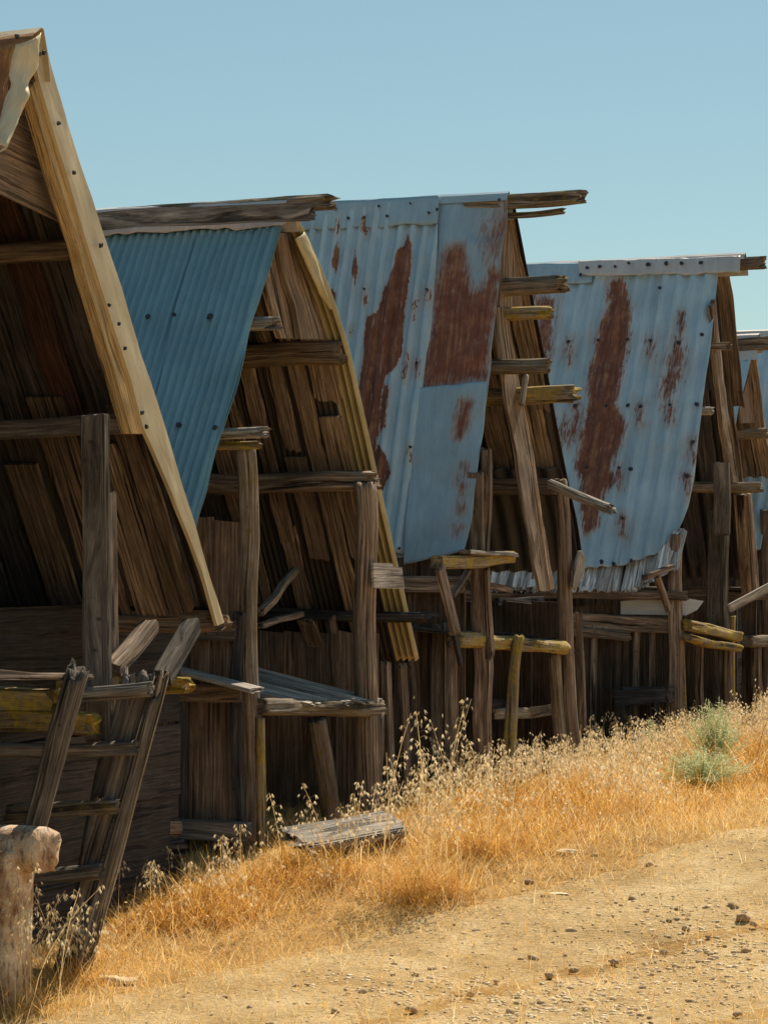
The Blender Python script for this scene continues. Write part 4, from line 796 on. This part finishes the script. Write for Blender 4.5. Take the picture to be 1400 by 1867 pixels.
wall_v('inner_wall', S5, W_WALL, G(1310, 1400, -.3), 0, .01, .2, 1.6) if False else None
mb = MB(); q = G(1305, 1400, -.25)
for k in range(14):
    c0 = q+U*(k*.21); strip(mb, [np.array([c0[0], c0[1], .2]), np.array([c0[0], c0[1], EYE-.75+random.uniform(-.03, .05)])], [np.array([c0[0], c0[1], .2])+U*.17, np.array([c0[0], c0[1], EYE-.75])+U*.17], V, .03, 10, random.uniform(.2, .8), wob=.01)
mb.build('inner_wall', W_WALLD, S5)
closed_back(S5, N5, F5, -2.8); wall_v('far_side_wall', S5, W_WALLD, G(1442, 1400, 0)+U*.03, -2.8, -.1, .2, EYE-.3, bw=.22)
q = G(1385, 1300, 1.0); mb = MB(); T5 = thing('log_bench', (q[0], q[1], float(ground_z(q[0], q[1]))), 'small yellowish log bench cut by the right edge of the photo', 'bench')
log('seat_log', T5, W_LICHD, G(1362, 1168, .9), G(1425, 1172, .95), .15, .13, n=3.5, groove=.2, hint=ZZ)
for a in (1376, 1412): gpost('leg', T5, W_BROWN, (a, 1178), (a+3, 1310), 20, dv=.9)
OFF6 = -1.0
F6 = [(1452, 610), (1470, 760), (1500, 960), (1520, 1060)]; N6 = [(1449, 610), (1437, 700), (1412, 850), (1385, 1000)]
B6 = G(1450, 1290); S6 = thing('shed', (B6[0], B6[1], float(ground_z(B6[0], B6[1]))), 'farthest shed, only a sliver of clean blue corrugated roof showing at right edge', 'shed', GROUP)
pl6 = near_plane((1449, 610), (1385, 1000))
sheet('near_roof_sheet', S6, M_GALV, pl6, [(1300, 612), (1220, 1005)], N6, off=.02, pitch=.15, amp=.012)
slope_sheet('far_roof_sheet', S6, M_RUST, profile(F6), -2.9, .05, off=-.03, pitch=.15)
mb = MB(); cz = []
for dv in np.linspace(.07, -2.7, 30):
    c0 = G(1450, 602, 0)+V*dv; cz.append([c0+U*a+ZZ*b_ for a, b_ in ((-.16, -.22), (-.06, .0), (.0, .02), (.06, -.05), (.12, -.2))])
cz = np.array(cz); mb.add(cz.reshape(-1, 3), [(i*5+j, i*5+j+1, (i+1)*5+j+1, (i+1)*5+j) for i in range(29) for j in range(4)], np.stack(np.broadcast_arrays(np.linspace(0, 3, 30)[:, None], np.arange(5)[None]*.05), -1).reshape(-1, 2), .5, rust=np.full(150, -.9))
mb.build('ridge_cap', M_PINK, S6, solid=.004)
closed_back(S6, N6, F6, -2.8); closed_back(S6, N6, F6, -.4)
for a, b_ in (((1395, 1000), (1395, 1300)), ((1515, 1000), (1515, 1300))): gpost('post', S6, W_BROWN, a, b_, 26)
wall_v('near_side_wall', S6, W_WALL, G(1395, 1500, 0)+U*.08, -2.8, .0, .2, EYE-.1, bw=.18, gap=.02)
G = _G
# ------------------------------------------------------------------ ground, road, grass, stones
EDGE = [onground(a, b_) for a, b_ in ((-900, 2500), (-250, 1930), (0, 1862), (150, 1838), (300, 1800), (450, 1762), (700, 1695), (850, 1655), (1000, 1622), (1150, 1580), (1400, 1505), (1600, 1450))]
EU = np.array([p@U for p in EDGE]); EV = np.array([p@V for p in EDGE])
def road_d(x, y):                              # metres onto the road (positive) from its grassy edge
    u = x*U[0]+y*U[1]; v = x*V[0]+y*V[1]; return v-np.interp(u, EU, EV)+.22+.16*fbm(x*1.5, y*1.5, 0, 77, 3)
def axis(lo, hi, step, far_lo, far_hi):
    a = np.arange(lo, hi, step); g = np.cumsum(step*1.35**np.arange(1, 26)); return np.concatenate([(lo-g[lo-g > far_lo])[::-1], a, (a[-1]+g)[a[-1]+g < far_hi]])
xs = axis(-6, 9, .06, -900, 900); ys = axis(9, 36, .06, -900, 1400); X, Y = np.meshgrid(xs, ys, indexing='ij')
def bumps(x, y): return .012*fbm(x*6, y*6, 0, 41, 3)+.005*noise(x*23, y*23, 0, 42)
Zg = ground_z(X, Y)+np.where((np.abs(X) < 30) & (Y > 0) & (Y < 60), bumps(X, Y), 0)-.015*(road_d(X, Y) > .3)*(Y < 60)
def grid_obj(name, X, Y, Z, mat):
    nx, ny = X.shape; idx = np.arange(nx*ny).reshape(nx, ny); q = np.stack([idx[:-1, :-1], idx[1:, :-1], idx[1:, 1:], idx[:-1, 1:]], -1).reshape(-1, 4)
    return np_mesh(name, np.stack([X, Y, Z], -1).reshape(-1, 3), q, mat, smooth=True)
def np_mesh(name, v, f, mat, var=None, smooth=False, parent=None):
    me = bpy.data.meshes.new(name); k = f.shape[1]; me.vertices.add(len(v)); me.vertices.foreach_set('co', v.ravel().astype(np.float32))
    me.loops.add(f.size); me.loops.foreach_set('vertex_index', f.ravel().astype(np.int32)); me.polygons.add(len(f)); me.polygons.foreach_set('loop_start', (np.arange(len(f))*k).astype(np.int32))
    me.update(calc_edges=True)
    if var is not None: a = me.attributes.new('var', 'FLOAT', 'POINT'); a.data.foreach_set('value', var.astype(np.float32))
    if smooth: me.polygons.foreach_set('use_smooth', np.ones(len(f), bool))
    me.materials.append(mat); o = bpy.data.objects.new(name, me); COL.objects.link(o)
    if parent is not None: o.parent = parent
    return o
tag(grid_obj('ground', X, Y, Zg, M_SOIL), kind='structure')
us = np.arange(4, 60, .07); ws = np.concatenate([np.linspace(-.25, .6, 18), np.arange(.65, 9, .07)])
UU, WW = np.meshgrid(us, ws, indexing='ij'); VV = np.interp(UU, EU, EV)+WW; RX, RY = UU*U[0]+VV*V[0], UU*U[1]+VV*V[1]
rd = road_d(RX, RY); RZ = ground_z(RX, RY)+bumps(RX, RY)*1.3-.03*np.exp(-((WW-1.5)/.25)**2)-.025*np.exp(-((WW-3.0)/.3)**2)+.008*noise(RX*14, RY*9, 0, 63)-.035+.045*sstep(-.05, .3, rd)
tag(grid_obj('dirt_road', RX, RY, RZ, M_ROAD), kind='structure')

def gz(x, y): return ground_z(x, y)+bumps(x, y)
def in_view(x, y, m=.02): return (np.abs(x/y) < .14+m)
def blades(x, y, h, w, lean, n_seg=3, curl=.5, z=None):
    """ribbon blades rooted at x,y: returns vertices, quads"""
    n = len(x); az = RNG.uniform(0, 2*np.pi, n); fx, fy = np.cos(az), np.sin(az); ln = lean*RNG.uniform(.3, 1.6, n); t = np.linspace(0, 1, n_seg+1)
    sa = RNG.uniform(0, 2*np.pi, n); sx, sy = np.cos(sa), np.sin(sa); z0 = gz(x, y)-.01 if z is None else z
    ang = ln[:, None]*(.35+curl*t[None]*1.3); ds = h[:, None]/n_seg; hx = np.concatenate([np.zeros((n, 1)), np.cumsum(np.sin(ang[:, 1:])*ds, 1)], 1); hz = np.concatenate([np.zeros((n, 1)), np.cumsum(np.cos(ang[:, 1:])*ds, 1)], 1)
    wd = w[:, None]*(1-.85*t[None]**1.5)/2; cx = x[:, None]+fx[:, None]*hx; cy = y[:, None]+fy[:, None]*hx; cz = z0[:, None]+np.maximum(hz, .004)
    Lf = np.stack([cx-sx[:, None]*wd, cy-sy[:, None]*wd, cz], -1); Rt_ = np.stack([cx+sx[:, None]*wd, cy+sy[:, None]*wd, cz], -1)
    v = np.stack([Lf, Rt_], 2).reshape(n, -1, 3); m = 2*(n_seg+1); b = (np.arange(n)*m)[:, None]; q = np.array([[2*i, 2*i+1, 2*i+3, 2*i+2] for i in range(n_seg)])
    return v.reshape(-1, 3), (b[:, :, None]+q[None]).reshape(-1, 4), np.stack([cx[:, -1], cy[:, -1], cz[:, -1]], -1)
def scatter(n, keep):
    out = []; tot = 0
    while tot < n:
        Yc = np.sqrt(RNG.uniform(12.5**2, 36**2, n)); Xc = RNG.uniform(-.17, .23, n)*Yc; k = RNG.uniform(0, 1, n) < keep(Xc, Yc)
        out.append(np.stack([Xc[k], Yc[k]])); tot += k.sum()
        if len(out) > 60: break
    return np.concatenate(out, 1)[:, :n]
def vrow(x, y): return x*V[0]+y*V[1]-VROW
def bank(x, y):                                # how thick the grass stands: between the sheds and the road
    r = road_d(x, y); f = vrow(x, y); return sstep(.10, -.75, r)*sstep(-.35, .55, f)*(.22+.78*sstep(-.15, .2, fbm(x*2.2, y*2.2, 0, 55, 3)))
def keep1(x, y): return (bank(x, y)*(.35+.65*sstep(-.35, .25, fbm(x*1.4, y*1.4, 0, 91, 3)))+.05*(vrow(x, y) > -1)*(road_d(x, y) < .1)+.004)*np.clip((13.5/y)**1., 0, 1)
def hgt(x, y):
    r = road_d(x, y); f = vrow(x, y); k = sstep(-.15, -1.2, r)*sstep(-.2, .7, f); right = sstep(17.5, 22, y)
    return .05+k*(.20+.12*right)*(.30+.55*(fbm(x*1.1, y*1.1, 0, 93, 3)+.5)+.95*sstep(-.05, .55, fbm(x*2.6, y*2.6, 0, 94, 2)))
def make_grass(n, keep, hk, lean, curl, seg, w0, w1, vm, vs_):
    x, y = scatter(n, keep); h = hgt(x, y)*RNG.uniform(.45, 1.45, len(x))*hk; v, f, tips = blades(x, y, h, RNG.uniform(w0, w1, len(x)), lean, seg, curl)
    return v, f, np.clip(np.repeat(vm+.35*fbm(x*2, y*2, 0, 95, 2)+RNG.normal(0, vs_, len(x)), 2*(seg+1)), 0, 1), tips
PARTS = [make_grass(38000, keep1, .95, .9, 1., 3, .004, .0095, .40, .28), make_grass(66000, keep1, .8, 1.8, 1.7, 4, .0035, .009, .46, .32), make_grass(42000, keep1, .7, 2.4, .6, 3, .004, .011, .52, .32)]
vv, ff, va, nb = [], [], [], 0
for a, b_, c, d in PARTS: vv.append(a); ff.append(b_+nb); va.append(c); nb += len(a)
# small husks hanging at many of the tips
tp = np.concatenate([PARTS[0][3][::3], PARTS[1][3][::3], PARTS[2][3][::4]]); n = len(tp); hl = RNG.uniform(.010, .030, n)[:, None]; d = RNG.normal(0, 1, (n, 3)); d[:, 2] -= .6; d /= np.linalg.norm(d, axis=1)[:, None]; sx = np.cross(d, RNG.normal(0, 1, (n, 3))); sx /= np.linalg.norm(sx, axis=1)[:, None]
P = np.stack([tp, tp+d*hl*.45+sx*hl*.20, tp+d*hl, tp+d*hl*.45-sx*hl*.20], 1).reshape(-1, 3); vv.append(P); ff.append(nb+np.arange(4*n).reshape(n, 4)); va.append(np.repeat(RNG.uniform(.6, 1., n), 4)); nb += 4*n
tag(np_mesh('dry_grass', np.concatenate(vv), np.concatenate(ff), M_GRASS, np.concatenate(va)), 'golden dry grass bank between the sheds and the dirt road', 'grass', kind='stuff')
# matted straw lying flat over the ground and the road edge
x, y = scatter(150000, lambda x, y: (.9*bank(x, y)+sstep(.9, -.1, road_d(x, y))*.5*(vrow(x, y) > -.6)+.13)*np.clip(13.5/y, 0, 1))
h = RNG.uniform(.04, .17, len(x)); v, f, tips = blades(x, y, h, RNG.uniform(.002, .005, len(x)), 1.6, 2, 0.25); 
tag(np_mesh('straw_litter', v, f, M_GRASS, np.clip(np.repeat(.68+RNG.normal(0, .22, len(x)), 6), 0, 1)), 'flattened pale straw lying over the soil and road edge', 'straw', kind='stuff')

# wild oats: a stem, drooping branchlets, each with a hanging husk pair
def oats(x, y, h, nh=(10, 22), size=1., lean=.25, z=None):
    vs, fs, vr = [], [], []; nb = 0
    for i in range(len(x)):
        az = RNG.uniform(0, 2*np.pi); ln = RNG.uniform(0, lean); z0 = float(gz(x[i], y[i]))-.02 if z is None else z; H = h[i]; D = np.array([math.cos(az), math.sin(az), 0])
        t = np.linspace(0, 1, 7); C = np.array([x[i], y[i], z0])+D*(H*ln*t**2)[:, None]+ZZ*(H*t*(1-.12*ln*t))[:, None]
        sd2 = np.array([1., 0, 0]) if RNG.random() < .7 else np.array([0, 1., 0]); wd = (.0022*(1-.6*t))[:, None]*size
        P = np.stack([C-sd2*wd, C+sd2*wd], 1).reshape(-1, 3); vs.append(P); fs.append(nb+np.array([[2*k, 2*k+1, 2*k+3, 2*k+2] for k in range(6)])); vr.append(np.full(14, .35)); nb += 14
        for k in range(int(RNG.integers(*nh))):
            s = RNG.uniform(.52, 1.); o = np.array([np.interp(s, t, C[:, a]) for a in range(3)]); a2 = RNG.uniform(0, 2*np.pi); r = RNG.uniform(.01, .07)*(1.25-s)*1.7*size
            tip = o+np.array([math.cos(a2), math.sin(a2), 0])*r+ZZ*RNG.uniform(-.01, .03)
            vs.append(np.array([o-sd2*.0007, o+sd2*.0007, tip+sd2*.0007, tip-sd2*.0007])); fs.append(nb+np.array([[0, 1, 2, 3]])); vr.append(np.full(4, .35)); nb += 4
            hl = RNG.uniform(.020, .034)*size; dv_ = np.array([math.cos(a2)*RNG.uniform(.1, .9), math.sin(a2)*RNG.uniform(.1, .9), -1.]); dv_ /= np.linalg.norm(dv_); sx = np.cross(dv_, [RNG.uniform(-1, 1), RNG.uniform(-1, 1), .3]); sx /= np.linalg.norm(sx)
            for sg in (-1, 1):
                d2 = dv_+sx*sg*.22; d2 /= np.linalg.norm(d2); nn = np.cross(d2, sx); wv = sx*hl*.115
                vs.append(np.array([tip, tip+d2*hl*.35+wv, tip+d2*hl*.35-wv, tip+d2*hl*.35+nn*hl*.09, tip+d2*hl])); fs.append(nb+np.array([[0, 1, 4, 3], [0, 3, 4, 2]])); vr.append(np.full(5, RNG.uniform(.5, 1))); nb += 5
    return np.concatenate(vs), np.concatenate(fs), np.concatenate(vr)
def tall(x, y): return sstep(1.5, .8, vrow(x, y))*bank(x, y)*sstep(19.6, 21.6, y)*sstep(-1.4, -2.0, road_d(x, y))+.04*bank(x, y)*sstep(-.6, -1.1, road_d(x, y))
x, y = scatter(1250, tall); v, f, var = oats(x, y, (.23+.17*sstep(18, 21, y))*RNG.uniform(.7, 1.25, len(x)))
tag(np_mesh('wild_oats', v, f, M_OAT, var), 'seeding wild oats along the grass bank below the middle sheds', 'wild oats', kind='stuff')
def tuft(px, py, n, H, spread, label, name='oat_tuft', nh=(16, 34), size=1.15, lean=.3, blade=400, bh=.3):
    c = onground(px, py); a = RNG.normal(0, spread, (n, 2)); x, y = c[0]+a[:, 0], c[1]+a[:, 1]; v, f, var = oats(x, y, H*RNG.uniform(.55, 1.05, n), nh, size, lean)
    xb, yb = c[0]+RNG.normal(0, spread*.9, blade), c[1]+RNG.normal(0, spread*.9, blade); v2, f2, _ = blades(xb, yb, bh*RNG.uniform(.4, 1.5, blade), RNG.uniform(.003, .006, blade), .9, 3, 1.1)
    loc = np.array([c[0], c[1], float(gz(c[0], c[1]))]); o = np_mesh(name, v-loc, f, M_OAT, var); o.location = loc; tag(o, label, 'oat tuft')
    np_mesh('leaf_blades', v2-loc, f2, M_GRASS, np.clip(np.repeat(RNG.normal(.5, .2, blade), 8), 0, 1), parent=o); return o
tuft(775, 1632, 40, 1.22, .15, 'tallest tuft of seeding oats, right of the grey plank lying in the grass', lean=.35, blade=900)
tuft(905, 1560, 12, .75, .12, 'oat tuft leaning right at the foot of the middle shed near post', lean=.55, blade=250)
tuft(1130, 1490, 34, .55, .30, 'dense pale oat clump below the rust streaked roof')
tuft(50, 1850, 26, .92, .12, 'oat tuft in front of the pale log stump', size=1., lean=.6, blade=500, bh=.2, nh=(14, 26))
tuft(150, 1800, 9, .55, .09, 'low straw tuft by the foot of the ladder', blade=300, bh=.22)
tuft(590, 1600, 9, .62, .16, 'thin oat stalks before the leg of the work table', blade=250)
tuft(400, 1660, 14, .42, .22, 'low brown seeding stalks below the first round post', blade=500)
tuft(1395, 1395, 16, .85, .08, 'oat stalks cut by the right edge of the photo', blade=300)
# pale green bush
def bush(px, py, W, H, n, label, name='green_shrub'):
    c = onground(px, py); loc = np.array([c[0], c[1], float(gz(c[0], c[1]))]); vs, fs, vr = [], [], []; nb = 0
    for i in range(n):
        a = RNG.uniform(0, 2*np.pi); r = W*RNG.uniform(0, 1)**.6; hh = H*RNG.uniform(.45, 1)*(1-.45*(r/W)**2); tip = np.array([math.cos(a)*r, math.sin(a)*r, hh]); t = np.linspace(0, 1, 6); C = tip*np.stack([t**1.4, t**1.4, t], -1)
        for k in range(5): s_ = .003; vs.append(np.array([C[k]-[s_, 0, 0], C[k]+[s_, 0, 0], C[k+1]+[s_, 0, 0], C[k+1]-[s_, 0, 0]])); fs.append(nb+np.array([[0, 1, 2, 3]])); vr.append(np.full(4, .2)); nb += 4
        for k in range(46):
            s = RNG.uniform(.25, 1); o = np.array([np.interp(s, t, C[:, q]) for q in range(3)]); d = RNG.normal(0, 1, 3); d[2] = abs(d[2])*.7; d /= np.linalg.norm(d); l = RNG.uniform(.025, .06); sx = np.cross(d, RNG.normal(0, 1, 3)); sx /= np.linalg.norm(sx)
            vs.append(np.array([o, o+d*l*.5+sx*.003, o+d*l, o+d*l*.5-sx*.003])); fs.append(nb+np.array([[0, 1, 2, 3]])); vr.append(np.full(4, np.clip(.25+.6*s+RNG.normal(0, .12), 0, 1))); nb += 4
    o = np_mesh(name, np.concatenate(vs), np.concatenate(fs), M_GREEN, np.concatenate(vr)); o.location = loc; tag(o, label, 'shrub'); return o
bush(1278, 1440, .48, .36, 130, 'low pale green shrub spreading in the dry grass, shorter of the two')
bush(1300, 1415, .30, .72, 110, 'upright pale green feathery shrub, taller of the two')
bush(1185, 1400, .14, .45, 22, 'sparse greenish weed before the wooden trough', name='green_weed')

# stones
def stone_verts(r, seed, flat=.6, sub=2):
    import bmesh
    bm = bmesh.new(); bmesh.ops.create_icosphere(bm, subdivisions=sub, radius=1.); v = np.array([q.co[:] for q in bm.verts]); f = np.array([[q.index for q in p.verts] for p in bm.faces]); bm.free()
    k = 1+.55*fbm(v[:, 0]*1.2, v[:, 1]*1.2, v[:, 2]*1.2, seed, 3)*1.6; v = v*k[:, None]*np.array([1, RNG.uniform(.6, .95), flat])*r; return v, f
protos = [stone_verts(1., 900+i, RNG.uniform(.45, .75), 1) for i in range(12)]
n = 28000; x, y = scatter(n, lambda x, y: sstep(-.1, .7, road_d(x, y))*(.25+.75*sstep(.2, 2., road_d(x, y)))*np.clip((14/y), 0, 1)); vs, fs, vr = [], [], []; nb = 0
ww_ = x*V[0]+y*V[1]-np.interp(x*U[0]+y*U[1], EU, EV); zr = ground_z(x, y)+bumps(x, y)*1.3-.03*np.exp(-((ww_-1.5)/.25)**2)-.025*np.exp(-((ww_-3.0)/.3)**2)+.008*noise(x*14, y*9, 0, 63)+.006
for i in range(len(x)):
    pv, pf = protos[i % 12]; r = (.0035+.0145*RNG.uniform(0, 1)**4)*(.85+.45*float(noise(x[i]*1.1, y[i]*1.1, 0, 71))); a = RNG.uniform(0, 6.28); ca, sa = math.cos(a), math.sin(a)
    q = pv*r*np.array([1.25, 1, .85]); q = np.stack([q[:, 0]*ca-q[:, 1]*sa+x[i], q[:, 0]*sa+q[:, 1]*ca+y[i], q[:, 2]+zr[i]+r*.3], -1); vs.append(q); fs.append(pf+nb); vr.append(np.full(len(pv), np.clip(RNG.normal(.80, .22), 0, 1))); nb += len(pv)
tag(np_mesh('gravel', np.concatenate(vs), np.concatenate(fs), M_STONE, np.concatenate(vr)), 'small gravel scattered over the dirt road', 'gravel', kind='stuff')
big = [(685, 1750), (480, 1770), (660, 1812), (1010, 1700), (965, 1610), (1335, 1655), (1183, 1582), (1040, 1700), (1212, 1738), (870, 1700), (905, 1790), (950, 1752), (1110, 1600), (1300, 1790), (1373, 1690), (1390, 1610), (880, 1716), (790, 1770), (1168, 1804), (1352, 1678), (1085, 1560), (1280, 1610), (1250, 1700), (1120, 1755), (1210, 1740), (970, 1750), (742, 1770), (1095, 1588), (1330, 1560), (1225, 1636), (1160, 1690), (1068, 1845), (860, 1818), (1000, 1783), (1260, 1830), (1345, 1850), (405, 1820), (540, 1800), (455, 1842), (1045, 1770), (920, 1690), (1150, 1640), (1030, 1742), (1360, 1735), (1290, 1710), (1185, 1865), (930, 1850), (752, 1842), (610, 1850), (717, 1700)]
prot = {}
for i, (a, b_) in enumerate(big):
    p = onground(a, b_); r = random.choice([.014, .018, .022, .026, .03]); r = .04 if (a, b_) in ((1352, 1678), (1335, 1655)) else r
    k = i % 8
    if k not in prot:
        pv, pf = stone_verts(1., 300+k, random.uniform(.7, .95), 2); me_o = np_mesh('road_stone', pv*np.array([1.2, 1, 1]), pf, M_STONE, np.full(len(pv), random.uniform(.15, .5)), smooth=False); prot[k] = me_o; o = me_o
    else: o = prot[k].copy(); COL.objects.link(o)
    o.scale = (r, r, r*.9); o.rotation_euler = (random.uniform(-.2, .2), random.uniform(-.2, .2), random.uniform(0, 6)); o.location = (p[0], p[1], float(gz(p[0], p[1]))+r*.25); tag(o, 'small brownish grey stone lying loose on the dirt road', 'stone', 'small stones scattered on the dirt road')
def one_stone(a, b_, r, label, sc=(1.3, 1, .6), var=.8, seed=5, name='road_stone'):
    p = onground(a, b_); pv, pf = stone_verts(1., seed, .6, 3); o = np_mesh(name, pv*r*np.array(sc), pf, M_STONE, np.full(len(pv), var), smooth=True); o.location = (p[0], p[1], float(gz(p[0], p[1]))+r*.25); tag(o, label, 'stone')
one_stone(1032, 1558, .045, 'rounded cream stone in the short grass beside the road', var=1., seed=61)
one_stone(1012, 1632, .05, 'thin flat cream stone at the grassy road edge', sc=(1.4, .8, .22), var=1., seed=62)
one_stone(200, 1795, .085, 'pale grey stone lying in straw by the ladder foot', sc=(1.3, 1, .7), var=.7, seed=63)

# grey weathered plank resting in the grass, on a stone
p = onground(640, 1575); PK = thing('fallen_plank', (p[0], p[1], float(gz(p[0], p[1]))), 'split silver grey plank lying tilted over the grass before the work table', 'plank')
YP = 18.0
mb = MB(); sweep(mb, at(543, 1532, YP-.25), at(716, 1500, YP+.15), .30, .07, n=5, N=40, groove=.3, rough=.08, jag0=.10, jag1=.04, hint=np.array([.05, -.42, .9])); mb.build('board', W_PALE, PK)
mb = MB(); sweep(mb, at(600, 1545, YP+.05), at(722, 1520, YP+.2), .12, .09, n=4, N=30, groove=.3, rough=.1, jag0=.06, jag1=.04, hint=ZZ); mb.build('under_board', W_BROWN, PK)
log('rotten_support', PK, W_LICHD, at(590, 1560, YP+.12), at(730, 1538, YP+.25), .24, .30, groove=.35, rough=.16, n=3, jag0=.05, jag1=.05, hint=ZZ)
log('rotten_support', PK, W_BROWN, np.array([at(690, 1560, YP+.15)[0], YP+.15, .15]), at(690, 1530, YP+.15), .12, .10, groove=.3); log('rotten_support', PK, W_BROWN, np.array([at(575, 1560, YP)[0], YP, .15]), at(575, 1545, YP), .10, .10, groove=.3)
# blocks behind the ladder against the sill
p = onground(300, 1540); q = at(215, 1520, 17.3); q2 = at(320, 1512, 17.5); BL = thing('timber_block', (q[0], q[1], float(gz(q[0], q[1]))), 'dark lichened timber block lying right of the ladder against the sill beam', 'timber'); log('block', BL, W_LICHD, q, q2, .15, .12, n=4, hint=ZZ, groove=.2); log('under_block', BL, W_DARK, q-ZZ*.13-V*.1, q2-ZZ*.12+V*.05, .14, .12, n=4, hint=ZZ)

# pale crusted log lying over an upright stump, lower left
m, nt, b, o_ = nodes('salt_crusted_wood'); pos = N_(nt, 'NewGeometry').outputs['Position']
c = ramp(nt, noi(nt, pos, 5, 8, .7), [(.36, (.34, .16, .07)), (.5, (.64, .44, .28)), (.62, (.80, .66, .52))]).outputs[0]
c = mixc(nt, 1., c, ramp(nt, noi(nt, pos, 1, 6, .65, 0, (40, 40, 12)), [(.36, .40), (.50, 1.)]).outputs[0], 'MULTIPLY')
nt.links.new(c, b.inputs['Base Color']); b.inputs['Roughness'].default_value = .9; bp = N_(nt, 'Bump'); bp.inputs['Distance'].default_value = .015; nt.links.new(noi(nt, pos, 30, 6, .7), bp.inputs['Height']); nt.links.new(bp.outputs[0], b.inputs['Normal']); M_SALT = m
ps = at(24, 1790, 13.9); ST = thing('hitching_rail', (ps[0], ps[1], float(gz(ps[0], ps[1]))), 'pale blotched log rail end on an upright post at the lower left', 'rail')
log('post', ST, M_SALT, np.array([ps[0]-.06, ps[1], float(gz(ps[0], ps[1]))-.1]), at(12, 1545, 13.9), .30, .26, n=2.5, rough=.07, groove=.08, taper=.98, jag1=.01)
a, b_ = at(-180, 1538, 14.3), at(86, 1548, 13.82); log('rail', ST, M_SALT, a, b_, .24, .225, n=2.8, rough=.07, groove=.08, jag1=.02, hint=ZZ)
ps2 = at(-190, 1790, 14.3); log('post', ST, M_SALT, np.array([ps2[0], ps2[1], float(gz(ps2[0], ps2[1]))-.1]), at(-190, 1560, 14.3), .2, .2, n=2.3)
